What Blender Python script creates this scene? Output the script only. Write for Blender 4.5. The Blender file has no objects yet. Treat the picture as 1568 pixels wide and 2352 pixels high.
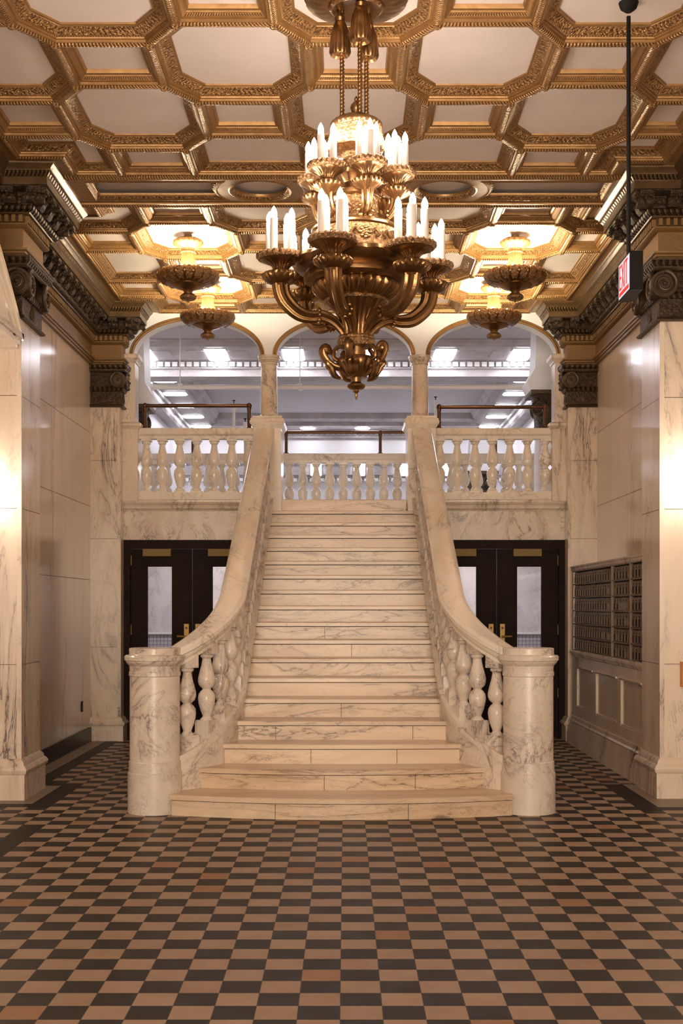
import bpy, math, random
from mathutils import Vector, Matrix
random.seed(7)
PI = math.pi
SC = bpy.context.scene
COL = SC.collection

# ------------------------------------------------------------------ camera / world / exposure
EYE = 1.454                       # eye height
cd = bpy.data.cameras.new('camera'); cam = bpy.data.objects.new('camera', cd); COL.objects.link(cam)
cam.location = (0, 0, EYE); cam.rotation_euler = (PI/2, 0, 0)
cd.sensor_fit = 'HORIZONTAL'; cd.sensor_width = 24.0; cd.lens = 2880/1568*24.0
cd.shift_x = -8/1568; cd.shift_y = 219/1568
cd.clip_start = 0.05; cd.clip_end = 200
SC.camera = cam
w = bpy.data.worlds.new('world'); SC.world = w; w.use_nodes = True
WB = w.node_tree.nodes['Background']; WB.inputs[0].default_value = (1.0, .74, .52, 1); WB.inputs[1].default_value = 0.42
SC.view_settings.view_transform = 'Standard'; SC.view_settings.look = 'None'
SC.view_settings.exposure = 0.0; SC.view_settings.gamma = 1.0; SC.view_settings.use_curve_mapping = False

# added unseen fill light far behind the camera, brightens the stair front
ld = bpy.data.lights.new('added_fill', 'AREA'); ld.shape = 'RECTANGLE'; ld.size = 4.4; ld.size_y = 2.6
ld.energy = 950; ld.color = (1.0, .83, .67)
lo = bpy.data.objects.new('added_fill_light', ld); COL.objects.link(lo); lo.location = (0, -7.8, 1.9); lo.rotation_euler = (PI/2, 0, 0)   # faces +Y

CANDLE_E = 132.0        # candle bulbs
BOWL_E = 290.0          # bulbs in the ceiling bowls
SCONCE_E = 150.0        # wall sconces beside the frame
HALL_E = 27.0          # cool cornice lights of the hall behind
WARM = (1.0, .83, .69); WARM2 = (1.0, .85, .60); COOL = (.93, .91, 1.0)

# ------------------------------------------------------------------ materials
def newmat(name):
    m = bpy.data.materials.new(name); m.use_nodes = True
    nt = m.node_tree; b = nt.nodes['Principled BSDF']
    return m, nt, b
def N(nt, t, **k):
    n = nt.nodes.new(t)
    for a, v in k.items(): setattr(n, a, v)
    return n
def math_n(nt, op, a, b=None, c=None):
    n = nt.nodes.new('ShaderNodeMath'); n.operation = op
    for i, v in enumerate((a, b, c)):
        if v is None: continue
        if isinstance(v, (int, float)): n.inputs[i].default_value = v
        else: nt.links.new(v, n.inputs[i])
    return n.outputs[0]
def mixc(nt, f, a, b):
    n = nt.nodes.new('ShaderNodeMix'); n.data_type = 'RGBA'
    for i, v in ((0, f), (6, a), (7, b)):
        if isinstance(v, (int, float)): n.inputs[i].default_value = v
        elif isinstance(v, tuple): n.inputs[i].default_value = (*v[:3], 1)
        else: nt.links.new(v, n.inputs[i])
    return n.outputs[2]
def noise(nt, vec, scale, detail=4, dist=0., rough=.55):
    n = nt.nodes.new('ShaderNodeTexNoise'); n.inputs['Scale'].default_value = scale
    n.inputs['Detail'].default_value = detail; n.inputs['Distortion'].default_value = dist
    n.inputs['Roughness'].default_value = rough
    nt.links.new(vec, n.inputs['Vector']); return n.outputs['Fac']
def objvec(nt, rot=(0,0,0), sc=(1,1,1), rnd=True):
    tc = N(nt, 'ShaderNodeTexCoord'); v = tc.outputs['Object']
    if rnd:
        oi = N(nt, 'ShaderNodeObjectInfo')
        k = math_n(nt, 'MULTIPLY', oi.outputs['Random'], 37.0)
        cx = N(nt, 'ShaderNodeCombineXYZ'); nt.links.new(k, cx.inputs[0]); nt.links.new(k, cx.inputs[1]); nt.links.new(k, cx.inputs[2])
        ad = N(nt, 'ShaderNodeVectorMath', operation='ADD'); nt.links.new(v, ad.inputs[0]); nt.links.new(cx.outputs[0], ad.inputs[1]); v = ad.outputs[0]
    mp = N(nt, 'ShaderNodeMapping'); mp.inputs['Rotation'].default_value = rot; mp.inputs['Scale'].default_value = sc
    nt.links.new(v, mp.inputs['Vector']); return mp.outputs[0]
def ridge(nt, fac, wdt):
    a = math_n(nt, 'ABSOLUTE', math_n(nt, 'SUBTRACT', fac, .5))
    n = N(nt, 'ShaderNodeMapRange'); nt.links.new(a, n.inputs[0])
    n.inputs[1].default_value = 0; n.inputs[2].default_value = wdt; n.inputs[3].default_value = 1; n.inputs[4].default_value = 0
    return n.outputs[0]
def step(nt, fac, lo, hi):
    n = N(nt, 'ShaderNodeMapRange'); nt.links.new(fac, n.inputs[0])
    n.inputs[1].default_value = lo; n.inputs[2].default_value = hi
    return n.outputs[0]
def marble(name, base, cloud, vein, sc=1.0, rot=(0,0,0), st=(1,1,1), rough=.28, dens=.55, thin=.016, rnd=True):
    m, nt, b = newmat(name)
    v = objvec(nt, rot, tuple(s*sc for s in st), rnd)
    n1 = noise(nt, v, 1.5, 7, 1.6, .6); r1 = ridge(nt, n1, thin)
    n2 = noise(nt, v, 3.6, 8, 2.2, .65); r2 = ridge(nt, n2, thin*1.2)
    mask = step(nt, noise(nt, v, 1.1, 2), dens-.10, dens+.12)
    mask2 = step(nt, noise(nt, v, 2.3, 2), dens-.06, dens+.15)
    vv = math_n(nt, 'MULTIPLY', r1, mask); v2 = math_n(nt, 'MULTIPLY', math_n(nt, 'MULTIPLY', r2, mask2), .75)
    vs = math_n(nt, 'MAXIMUM', vv, v2)
    smear = math_n(nt, 'MULTIPLY', math_n(nt, 'MULTIPLY', ridge(nt, n1, thin*6), mask), .38)
    vs = math_n(nt, 'MINIMUM', math_n(nt, 'ADD', math_n(nt, 'MULTIPLY', vs, .8), smear), 1.0)
    cl = step(nt, noise(nt, v, 2.0, 5, .8), .35, .7)
    c = mixc(nt, cl, base, cloud); c = mixc(nt, vs, c, vein)
    nt.links.new(c, b.inputs['Base Color']); b.inputs['Roughness'].default_value = rough
    b.inputs['IOR'].default_value = 1.5
    return m
def plain(name, col, rough=.5, metal=0., bump=0., bs=30, var=0.):
    m, nt, b = newmat(name)
    b.inputs['Base Color'].default_value = (*col, 1); b.inputs['Roughness'].default_value = rough; b.inputs['Metallic'].default_value = metal
    v = objvec(nt, rnd=False)
    if var:
        f = step(nt, noise(nt, v, 3, 4), .35, .65)
        nt.links.new(mixc(nt, f, col, tuple(x*(1-var) for x in col)), b.inputs['Base Color'])
    if bump:
        bp = N(nt, 'ShaderNodeBump'); bp.inputs['Distance'].default_value = bump
        nt.links.new(noise(nt, v, bs, 5), bp.inputs['Height']); nt.links.new(bp.outputs[0], b.inputs['Normal'])
    return m
def emit(name, col, s):
    m, nt, b = newmat(name); b.inputs['Base Color'].default_value = (.9,.9,.9,1)
    b.inputs['Emission Color'].default_value = (*col, 1); b.inputs['Emission Strength'].default_value = s
    return m
def gilt(name, col, dark, pat, per=.03, rough=.36, metal=.75, dist=.012, skew=0.):
    """gilded carved moulding; the relief repeats along the run of the moulding (UV u, v in metres)"""
    m, nt, b = newmat(name)
    tc = N(nt, 'ShaderNodeTexCoord'); sp = N(nt, 'ShaderNodeSeparateXYZ')
    nt.links.new(tc.outputs['UV'], sp.inputs[0]); u, v = sp.outputs[0], sp.outputs[1]
    if pat == 'leaf':
        a = math_n(nt, 'SINE', math_n(nt, 'MULTIPLY', u, 2*PI/per))
        nz = N(nt, 'ShaderNodeTexNoise'); nz.inputs['Scale'].default_value = 45; nt.links.new(tc.outputs['UV'], nz.inputs['Vector'])
        ad = N(nt, 'ShaderNodeVectorMath', operation='MULTIPLY_ADD'); nt.links.new(nz.outputs['Color'], ad.inputs[0]); ad.inputs[1].default_value = (.02,.02,0); nt.links.new(tc.outputs['UV'], ad.inputs[2])
        vo = N(nt, 'ShaderNodeTexVoronoi'); vo.inputs['Scale'].default_value = 75
        nt.links.new(ad.outputs[0], vo.inputs['Vector'])
        h = math_n(nt, 'ADD', math_n(nt, 'MULTIPLY', a, .16), math_n(nt, 'MULTIPLY', vo.outputs['Distance'], -1.2)); h = math_n(nt, 'ADD', h, 1.05)
    elif pat == 'rope':
        a = math_n(nt, 'SINE', math_n(nt, 'ADD', math_n(nt, 'MULTIPLY', u, 2*PI/per), math_n(nt, 'MULTIPLY', v, skew)))
        h = math_n(nt, 'ADD', math_n(nt, 'MULTIPLY', a, .5), .5)
    elif pat == 'carved':
        vo = N(nt, 'ShaderNodeTexVoronoi'); vo.inputs['Scale'].default_value = 1/per
        ov = objvec(nt, rnd=False); nz = N(nt, 'ShaderNodeTexNoise'); nz.inputs['Scale'].default_value = .5/per; nt.links.new(ov, nz.inputs['Vector'])
        ad = N(nt, 'ShaderNodeVectorMath', operation='MULTIPLY_ADD'); nt.links.new(nz.outputs['Color'], ad.inputs[0]); ad.inputs[1].default_value = (per*2,)*3; nt.links.new(ov, ad.inputs[2])
        nt.links.new(ad.outputs[0], vo.inputs['Vector'])
        h = math_n(nt, 'SUBTRACT', 1.0, vo.outputs['Distance'])
        h = math_n(nt, 'ADD', h, math_n(nt, 'MULTIPLY', noise(nt, ov, 1.4/per, 4, 1.5), .8))
        h = math_n(nt, 'MULTIPLY', h, .6)
    else:
        ov = objvec(nt, rnd=False); h = noise(nt, ov, 14, 4)
    f = step(nt, h, .2, .85)
    nt.links.new(mixc(nt, f, dark, col), b.inputs['Base Color'])
    b.inputs['Roughness'].default_value = rough; b.inputs['Metallic'].default_value = metal
    bp = N(nt, 'ShaderNodeBump'); bp.inputs['Distance'].default_value = dist; nt.links.new(h, bp.inputs['Height'])
    nt.links.new(bp.outputs[0], b.inputs['Normal'])
    return m

MB_, MC_, MV_ = (.88,.77,.64), (.76,.63,.49), (.16,.12,.11)
M = {}
M['marble'] = marble('white_veined_marble', MB_, MC_, MV_, 1.0, (0,.5,0), (1.6,1.6,.42), .22, .55)
M['marble_net'] = marble('netted_marble', MB_, (.70,.58,.46), (.24,.17,.13), 2.2, (.2,.6,0), (1.1,1.1,.8), .28, .46, .013)
M['marble_wall'] = marble('wall_marble', (.84,.74,.63), (.78,.66,.54), (.42,.34,.28), .8, (0,.15,0), (1.5,1.5,.15), .16, .62)
M['marble_step'] = marble('step_marble', (.83,.69,.51), (.68,.51,.34), (.27,.165,.10), 1.0, (0,.16,0), (.45,1.4,2.0), .30, .48, .014)
M['marble_tread'] = marble('tread_marble', (.82,.68,.51), (.61,.45,.30), (.25,.15,.10), 1.0, (0,0,.05), (.30,2.2,2.2), .28, .52, .013)
M['marble_rail'] = marble('polished_rail_marble', (.96,.90,.80), (.90,.80,.66), (.42,.33,.26), 2.0, (.4,.3,0), (1,.55,1), .16, .55, .012)
M['marble_new'] = marble('newel_marble', (.82,.74,.65), (.74,.64,.54), (.30,.24,.22), 1.7, (.3,.5,0), (1,1,.8), .26, .47, .014)
M['marble_curb'] = marble('curb_marble', (.88,.80,.70), (.80,.69,.57), (.30,.23,.19), 1.5, (.3,.5,0), (1,.7,.8), .24, .47, .012)
M['marble_grey'] = marble('grey_marble', (.74,.70,.70), (.60,.57,.58), (.3,.28,.3), 2.0, (0,.3,0), (1,1,.6), .4, .5)
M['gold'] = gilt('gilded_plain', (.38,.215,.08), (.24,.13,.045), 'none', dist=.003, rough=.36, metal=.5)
M['gold_leaf'] = gilt('gilded_leaf_moulding', (.60,.35,.135), (.15,.075,.027), 'leaf', .035, dist=.012, metal=.5)
M['gold_rope'] = gilt('gilded_rope_moulding', (.58,.34,.13), (.15,.075,.027), 'rope', .021, dist=.007, skew=110, metal=.5)
M['gold_bead'] = gilt('gilded_bead_moulding', (.62,.37,.155), (.17,.085,.03), 'rope', .018, dist=.006, skew=0, metal=.5)
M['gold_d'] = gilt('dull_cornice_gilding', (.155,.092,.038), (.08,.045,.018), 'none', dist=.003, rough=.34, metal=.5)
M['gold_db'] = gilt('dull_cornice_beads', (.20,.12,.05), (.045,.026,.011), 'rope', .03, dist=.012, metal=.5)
M['frieze'] = plain('ochre_frieze_paint', (.26,.15,.055), .42, .25, .002, 60)
M['bronze'] = gilt('dark_bronze', (.10,.063,.034), (.036,.022,.013), 'carved', .035, .5, .45, .02)
M['bronze_s'] = gilt('dark_bronze_smooth', (.12,.078,.042), (.05,.032,.018), 'none', rough=.45, metal=.5, dist=.002)
M['bronze_egg'] = gilt('dark_bronze_egg', (.13,.083,.045), (.034,.022,.013), 'rope', .045, .42, .5, .016)
M['chand'] = gilt('chandelier_bronze', (.37,.22,.095), (.17,.09,.038), 'none', rough=.29, metal=.9, dist=.003)
M['chand_c'] = gilt('chandelier_carved_bronze', (.50,.31,.15), (.14,.07,.03), 'carved', .016, .36, .8, .010)
M['lamp_shaft'] = gilt('lamp_shaft_gilt', (.50,.33,.14), (.33,.19,.07), 'none', rough=.4, metal=.45, dist=.002)
M['panel'] = plain('ceiling_panel_plaster', (.77,.695,.655), .30, 0, .0015, 60, .05)
M['plaster'] = plain('arch_wall_plaster', (.82,.83,.85), .5, 0, .001, 80, .04)
M['door'] = plain('dark_mahogany', (.022,.010,.006), .5, 0, .001, 50, .3); M['door'].node_tree.nodes['Principled BSDF'].inputs['Specular IOR Level'].default_value = .08
M['brass'] = plain('brass', (.50,.33,.11), .35, .8)
M['brass_h'] = plain('worn_brass_handle', (.36,.23,.07), .45, .6)
M['brass_d'] = plain('dull_brass_plate', (.24,.16,.045), .6, .2)
M['pipe'] = plain('bronze_pipe', (.13,.065,.035), .30, .85, .0008, 60, .2)
M['black'] = plain('black_metal', (.010,.009,.008), .6); M['black'].node_tree.nodes['Principled BSDF'].inputs['Specular IOR Level'].default_value = .15
M['white_pipe'] = plain('white_paint', (.80,.79,.80), .35)
M['hall'] = plain('hall_plaster', (.50,.47,.49), .6, 0, .001, 80, .05)
M['hall_w'] = plain('hall_white_wall', (.86,.85,.86), .5)
M['hall_c'] = plain('hall_cornice_plaster', (.52,.48,.48), .5, 0, .006, 40, .3)
M['candle'] = plain('candle_sleeve', (.86,.80,.76), .45)
M['wood'] = plain('orange_wood', (.62,.22,.03), .4)
M['bulb'] = emit('candle_bulb_glow', WARM, CANDLE_E)
M['bowl_bulb'] = emit('bowl_bulb_glow', WARM2, BOWL_E)
M['sconce'] = emit('sconce_glass_glow', WARM, SCONCE_E)
M['hall_l'] = emit('hall_light_glow', COOL, HALL_E)
M['exit_w'] = emit('exit_white', (.82,.88,1.), .75)
M['exit_r'] = emit('exit_red', (.85,.02,.02), .55); M['exit_r'].node_tree.nodes['Principled BSDF'].inputs['Base Color'].default_value = (.5,.02,.02,1); M['exit_w'].node_tree.nodes['Principled BSDF'].inputs['Base Color'].default_value = (.2,.2,.2,1)
def glass():
    m, nt, b = newmat('clear_door_glass')
    b.inputs['Transmission Weight'].default_value = 1; b.inputs['Roughness'].default_value = 0.02; b.inputs['IOR'].default_value = 1.25
    b.inputs['Base Color'].default_value = (.93,.93,.97,1)
    return m
M['glass'] = glass()
def floor_mat():
    m, nt, b = newmat('checker_floor_tiles')
    tc = N(nt, 'ShaderNodeTexCoord'); sp = N(nt, 'ShaderNodeSeparateXYZ'); nt.links.new(tc.outputs['Object'], sp.inputs[0])
    T = .1524
    fx = math_n(nt, 'DIVIDE', math_n(nt, 'ADD', sp.outputs[0], .0175+T*200), T); fy = math_n(nt, 'DIVIDE', math_n(nt, 'ADD', sp.outputs[1], -4.4219+T*200), T)
    ix = math_n(nt, 'FLOOR', fx); iy = math_n(nt, 'FLOOR', fy)
    par = math_n(nt, 'MODULO', math_n(nt, 'ADD', ix, iy), 2.0); par = math_n(nt, 'LESS_THAN', par, .5)
    cx = N(nt, 'ShaderNodeCombineXYZ'); nt.links.new(ix, cx.inputs[0]); nt.links.new(iy, cx.inputs[1])
    wn = N(nt, 'ShaderNodeTexWhiteNoise'); wn.noise_dimensions = '2D'; nt.links.new(cx.outputs[0], wn.inputs['Vector'])
    beige = mixc(nt, wn.outputs['Value'], (.45,.335,.245), (.39,.275,.195))
    pk = math_n(nt, 'GREATER_THAN', wn.outputs['Value'], .93); beige = mixc(nt, pk, beige, (.38,.215,.125))
    dark = mixc(nt, wn.outputs['Value'], (.024,.017,.014), (.016,.012,.009))
    c = mixc(nt, par, dark, beige)
    ns = noise(nt, tc.outputs['Object'], 9, 6); c = mixc(nt, math_n(nt, 'MULTIPLY', step(nt, ns, .45, .75), .12), c, (.14,.09,.06))
    b.inputs['Specular IOR Level'].default_value = .14
    # joints
    def edge(f):
        fr = math_n(nt, 'FRACT', f); return math_n(nt, 'LESS_THAN', math_n(nt, 'SUBTRACT', .5, math_n(nt, 'ABSOLUTE', math_n(nt, 'SUBTRACT', fr, .5))), .008)
    g = math_n(nt, 'MAXIMUM', edge(fx), edge(fy)); c = mixc(nt, g, c, (.10,.07,.05))
    nt.links.new(c, b.inputs['Base Color'])
    rg = math_n(nt, 'ADD', math_n(nt, 'MULTIPLY', ns, .25), .34); nt.links.new(rg, b.inputs['Roughness'])
    return m
M['floor'] = floor_mat()
M['fl_dark'] = plain('floor_border_dark', (.020,.014,.011), .5); M['fl_dark'].node_tree.nodes['Principled BSDF'].inputs['Specular IOR Level'].default_value = .14
M['fl_light'] = plain('floor_border_light', (.30,.235,.175), .5, 0, 0, 30, .1)
M['nosing_shade'] = plain('painted_nosing_shade', (.075,.045,.028), .8)  # shade under the stair nosings, put in as a dark colour
M['base_black'] = plain('black_marble_base', (.02,.016,.014), .4)

# ------------------------------------------------------------------ mesh helpers
class MB:
    def __init__(s): s.v = []; s.f = []; s.uv = []; s.mi = []
    def face(s, idx, uv=None, mi=0): s.f.append(tuple(idx)); s.uv.append(uv); s.mi.append(mi)
    def box(s, x0, x1, y0, y1, z0, z1, mi=0):
        n = len(s.v)
        for z in (z0, z1):
            for (x, y) in ((x0,y0),(x1,y0),(x1,y1),(x0,y1)): s.v.append((x,y,z))
        for q in ((3,2,1,0),(4,5,6,7),(0,1,5,4),(1,2,6,5),(2,3,7,6),(3,0,4,7)): s.face([n+i for i in q], None, mi)
    def prism(s, poly, axis, a, b, mi=0):
        """poly: list of 2D points, extruded along axis 0/1/2 from a to b"""
        n = len(s.v); k = len(poly)
        def P(p, t):
            return (t, p[0], p[1]) if axis == 0 else ((p[0], t, p[1]) if axis == 1 else (p[0], p[1], t))
        for t in (a, b):
            for p in poly: s.v.append(P(p, t))
        s.face([n+i for i in range(k)][::-1], None, mi); s.face([n+k+i for i in range(k)], None, mi)
        for i in range(k):
            j = (i+1) % k; s.face((n+i, n+j, n+k+j, n+k+i), None, mi)
    def lathe(s, prof, c=(0,0,0), seg=24, nfl=0, mi=0, a0=0, scal=None):
        """prof: (r, z[, flute amp[, z-lobe amp]])"""
        n = len(s.v); L = 0; us = []
        for i, p in enumerate(prof):
            r, z = p[0], p[1]; am = p[2] if len(p) > 2 else 0; zl = p[3] if len(p) > 3 else 0
            if i: L += math.hypot(prof[i][0]-prof[i-1][0], prof[i][1]-prof[i-1][1])
            us.append(L)
            for k in range(seg):
                t = 2*PI*k/seg + a0
                q = abs(math.cos(nfl*t/2)) if nfl else 0
                rr = r*(1+am*(q-.5)) ; zz = z + zl*(q-.5)
                s.v.append((c[0]+rr*math.cos(t), c[1]+rr*math.sin(t), c[2]+zz))
        for i in range(len(prof)-1):
            R = max(prof[i][0], prof[i+1][0])
            for k in range(seg):
                k2 = (k+1) % seg
                s.face((n+i*seg+k, n+i*seg+k2, n+(i+1)*seg+k2, n+(i+1)*seg+k),
                       [(2*PI*R*k/seg, us[i]), (2*PI*R*(k+1)/seg, us[i]), (2*PI*R*(k+1)/seg, us[i+1]), (2*PI*R*k/seg, us[i+1])], mi)
        if prof[0][0] > 1e-4: s.face([n+k for k in range(seg)][::-1], None, mi)
        if prof[-1][0] > 1e-4: s.face([n+(len(prof)-1)*seg+k for k in range(seg)], None, mi)
    def ball(s, c, r, seg=10, rings=6, mi=0, sz=1.0):
        s.lathe([(max(r*math.sin(PI*i/rings), 1e-5), -r*sz*math.cos(PI*i/rings)) for i in range(rings+1)], c, seg, mi=mi)
    def sweep(s, path, prof, closed=False, cprof=False, mi=None, caps=True):
        """path: 3D points (run in plan); prof: (n, z) with n to the right of travel; mitred in plan. mi: material index per profile strip"""
        P = [Vector(p) for p in path]; K = len(P); n0 = len(s.v); m = len(prof)
        def rn(a, b):
            d = Vector((b.x-a.x, b.y-a.y)); d.normalize(); return Vector((d.y, -d.x))
        lens = [0]
        for i in range(1, K+(1 if closed else 0)): lens.append(lens[-1] + (P[i % K]-P[i-1]).length)
        for i in range(K):
            if closed or 0 < i < K-1: a = rn(P[i-1], P[i]); b = rn(P[i], P[(i+1) % K])
            elif i == 0: a = b = rn(P[0], P[1])
            else: a = b = rn(P[-2], P[-1])
            mt = a+b; mt = mt/max(mt.dot(a), .3) if mt.length > 1e-6 else a
            for (o, z) in prof: s.v.append((P[i].x+mt.x*o, P[i].y+mt.y*o, P[i].z+z))
        vs = [0]
        for j in range(1, m+(1 if cprof else 0)): vs.append(vs[-1] + math.hypot(prof[j % m][0]-prof[j-1][0], prof[j % m][1]-prof[j-1][1]))
        for i in range(K if closed else K-1):
            i2 = (i+1) % K
            for j in range(m if cprof else m-1):
                j2 = (j+1) % m
                s.face((n0+i*m+j, n0+i*m+j2, n0+i2*m+j2, n0+i2*m+j),
                       [(lens[i], vs[j]), (lens[i], vs[j+1]), (lens[i+1], vs[j+1]), (lens[i+1], vs[j])], mi[j] if mi else 0)
        if caps and cprof and not closed:
            s.face([n0+j for j in range(m)]); s.face([n0+(K-1)*m+j for j in range(m)][::-1])
    def tube(s, pts, rad, seg=10, nfl=0, amp=0., mi=0, flat=1.0):
        P = [Vector(p) for p in pts]; K = len(P); n0 = len(s.v)
        up = None; L = 0
        for i in range(K):
            d = (P[min(i+1, K-1)] - P[max(i-1, 0)]).normalized()
            if up is None: up = d.orthogonal().normalized()
            up = (up - d*up.dot(d)).normalized(); sd = d.cross(up)
            r = rad[i] if isinstance(rad, (list, tuple)) else rad
            for k in range(seg):
                t = 2*PI*k/seg; rr = r*(1+amp*math.cos(nfl*t)) if nfl else r
                s.v.append(tuple(P[i] + up*rr*math.cos(t)*flat + sd*rr*math.sin(t)))
        for i in range(K-1):
            for k in range(seg):
                k2 = (k+1) % seg; s.face((n0+i*seg+k, n0+i*seg+k2, n0+(i+1)*seg+k2, n0+(i+1)*seg+k), None, mi)
        s.face([n0+k for k in range(seg)][::-1], None, mi); s.face([n0+(K-1)*seg+k for k in range(seg)], None, mi)
    def mesh(s, name, mats, smooth=35):
        me = bpy.data.meshes.new(name); me.from_pydata(s.v, [], s.f); me.validate(clean_customdata=False) if False else None
        if any(u for u in s.uv):
            ul = me.uv_layers.new(name='UVMap'); i = 0
            for p, u in zip(me.polygons, s.uv):
                for q, li in enumerate(p.loop_indices): ul.data[li].uv = u[q] if u else (0, 0)
        for mt in (mats if isinstance(mats, (list, tuple)) else [mats]): me.materials.append(mt)
        me.polygons.foreach_set('material_index', s.mi)
        if smooth:
            me.polygons.foreach_set('use_smooth', [True]*len(me.polygons)); me.set_sharp_from_angle(angle=math.radians(smooth))
        me.update(); return me
def add(name, me, parent=None, loc=(0,0,0), rot=(0,0,0)):
    o = bpy.data.objects.new(name, me); COL.objects.link(o); o.location = loc; o.rotation_euler = rot
    if parent is not None: o.parent = parent
    return o
def obj(name, mb, mats, parent=None, loc=(0,0,0), rot=(0,0,0), smooth=35):
    return add(name, mb.mesh(name, mats, smooth), parent, loc, rot)
def tag(o, label, cat, group=None, kind=None):
    o['label'] = label; o['category'] = cat
    if group: o['group'] = group
    if kind: o['kind'] = kind
    return o
def thing(name, label, cat, loc=(0,0,0), rz=0, group=None):
    o = bpy.data.objects.new(name, None); COL.objects.link(o); o.location = loc; o.rotation_euler = (0,0,rz)
    o.empty_display_size = .1
    return tag(o, label, cat, group)
def struct(name, mb, mats, label=None, cat=None, smooth=35):
    o = obj(name, mb, mats, None, smooth=smooth); o['kind'] = 'structure'
    if label: o['label'] = label; o['category'] = cat
    return o
def copy_tree(o, parent=None):
    c = o.copy(); COL.objects.link(c); c.parent = parent
    for ch in [x for x in SC.objects if x.parent == o]: copy_tree(ch, c)
    return c
def sphere_mesh(name, r, mat, seg=12, rings=8, sz=1.0):
    b = MB(); b.ball((0,0,0), r, seg, rings, sz=sz); return b.mesh(name, mat, 180)
def bez(pts, n=6):
    """Catmull-Rom through points"""
    P = [Vector(p) for p in pts]; out = []
    for i in range(len(P)-1):
        p0, p1, p2, p3 = P[max(i-1,0)], P[i], P[i+1], P[min(i+2, len(P)-1)]
        for k in range(n):
            t = k/n; out.append(.5*((2*p1)+(p2-p0)*t+(2*p0-5*p1+4*p2-p3)*t*t+(3*p1-p0-3*p2+p3)*t**3))
    out.append(P[-1]); return out

# ------------------------------------------------------------------ dimensions of the place
WL, WR = -2.77, 2.745            # side walls
PL, PR = -2.444, 2.40            # pillar faces
PRF = 2.43                       # far right pilaster face
ZB, ZP = 4.71, 4.785             # underside of the coffer ribs, coffer panels
YA0, YA1 = 13.85, 14.05          # arcade wall
ZL = 2.644                       # landing
XC = .06                         # centre line of the ceiling

# ------------------------------------------------------------------ floor
b = MB(); b.v = [(-6,-9,0),(6,-9,0),(6,30,0),(-6,30,0)]; b.face((0,1,2,3))
floor = struct('floor', b, M['floor'], 'black and beige checkered tile floor in front of the stair', 'floor', smooth=0)
T = .1524
def strip(rects, mat, h):
    q = MB()
    for r in rects: q.box(r[0], r[1], r[2], r[3], -.01, h)
    return q
xl14, xl13, xl16 = -.0175-14*T, -.0175-13*T, -.0175-16*T
xr14, xr15, xr16 = -.0175+14*T, -.0175+15*T, -.0175+16*T
yb = 4.4219+T*30
yl = 9.27; yr = 9.12              # front edge of the pale strip before each big pillar
yj = 4.4219+T*26
dark = [(xl14, xl13, -2, yj), (-3.2, xl14, yl-.14, yl), (xl14-.16, xl14, yl, 10.36-.15), (xl16-.14, xl14, 10.36-.15, 10.36), (xl16-.14, xl16, 10.36, 13.7),
        (xr14, 3.2, yr-.14, yr), (xr14, xr14+.16, yr, 10.30), ]
light = [(-3.2, xl14-.16, yl, 10.21), (WL, xl16-.14, 10.21, 13.7), (xr14+.16, 3.2, yr, 10.30)]
obj('dark_border', strip(dark, None, .0012), M['fl_dark'], floor, smooth=0)
obj('pale_border', strip(light, None, .0018), M['fl_light'], floor, smooth=0)

# ------------------------------------------------------------------ side walls
def wall(name, x0, x1, label):
    q = MB(); q.box(x0, x1, -8.5, YA0, 0, 4.75)
    return struct(name, q, M['marble_wall'], label, 'wall', smooth=0)
wl = wall('wall_left', -3.1, WL, 'pale marble wall left of the stair behind the pillars')
wr = wall('wall_right', WR, 3.1, 'pale marble wall right of the stair above the letter boxes')
# slab joints in the walls: thin recessed-looking dark lines of grout
q = MB()
for z in (1.75, 2.55, 3.35): q.box(WL-.001, WL+.0012, 10.05, 13.66, z, z+.005)
obj('slab_joint', q, M['bronze_s'], wl, smooth=0)
q = MB()
for z in (2.55, 3.35): q.box(WR-.0012, WR+.001, 10.0, 13.66, z, z+.005)
obj('slab_joint', q, M['bronze_s'], wr, smooth=0)
q = MB(); q.box(WL, WL+.02, 10.05, 13.66, 0, .155)
bb = struct('baseboard_left', q, M['base_black'], 'black marble skirting along the left wall', 'baseboard', 0)

# outlet
o = thing('wall_outlet', 'small black power outlet low on the left marble wall', 'outlet', (WL, 13.2, .41))
q = MB(); q.box(0, .008, -.035, .035, -.055, .055); obj('cover_plate', q, M['black'], o, smooth=0)
q = MB(); q.box(.008, .011, -.015, .015, .012, .036); obj('socket', q, M['bronze_s'], o, smooth=0)
q = MB(); q.box(.008, .011, -.015, .015, -.036, -.012); obj('socket', q, M['bronze_s'], o, smooth=0)

# ------------------------------------------------------------------ pillars with capitals
def volute(q, c, R, ax, sgn, d=.03):
    """spiral scroll on a face; ax=1 -> in XZ plane facing -Y, ax=0 -> in YZ plane facing +-X (sgn)"""
    pts = []; rad = []
    for i in range(46):
        t = i/45*2*PI*2.4; r = R*(1-i/45*.86)
        a = math.cos(t+PI/2)*r; z = math.sin(t+PI/2)*r
        if ax == 1: pts.append((c[0]+a*sgn, c[1]-d*.6, c[2]+z))
        else: pts.append((c[0]+sgn*d*.6, c[1]+a, c[2]+z))
        rad.append(.021*(R/.1)*(1-i/60))
    q.tube(pts, rad, 8)
    disc = []
    for k in range(20):
        t = 2*PI*k/20; disc.append((c[0 if ax == 1 else 1]+R*1.02*math.cos(t), c[2]+R*1.02*math.sin(t)))
    if ax == 1: q.prism(disc, 1, c[1]-d*.6, c[1]+.05)
    else: q.prism(disc, 0, min(c[0]+sgn*d*.6, c[0]-sgn*.05), max(c[0]+sgn*d*.6, c[0]-sgn*.05))
    if ax == 1: q.ball((c[0], c[1]-d, c[2]), R*.16)
    else: q.ball((c[0]+sgn*d, c[1], c[2]), R*.16)
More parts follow.
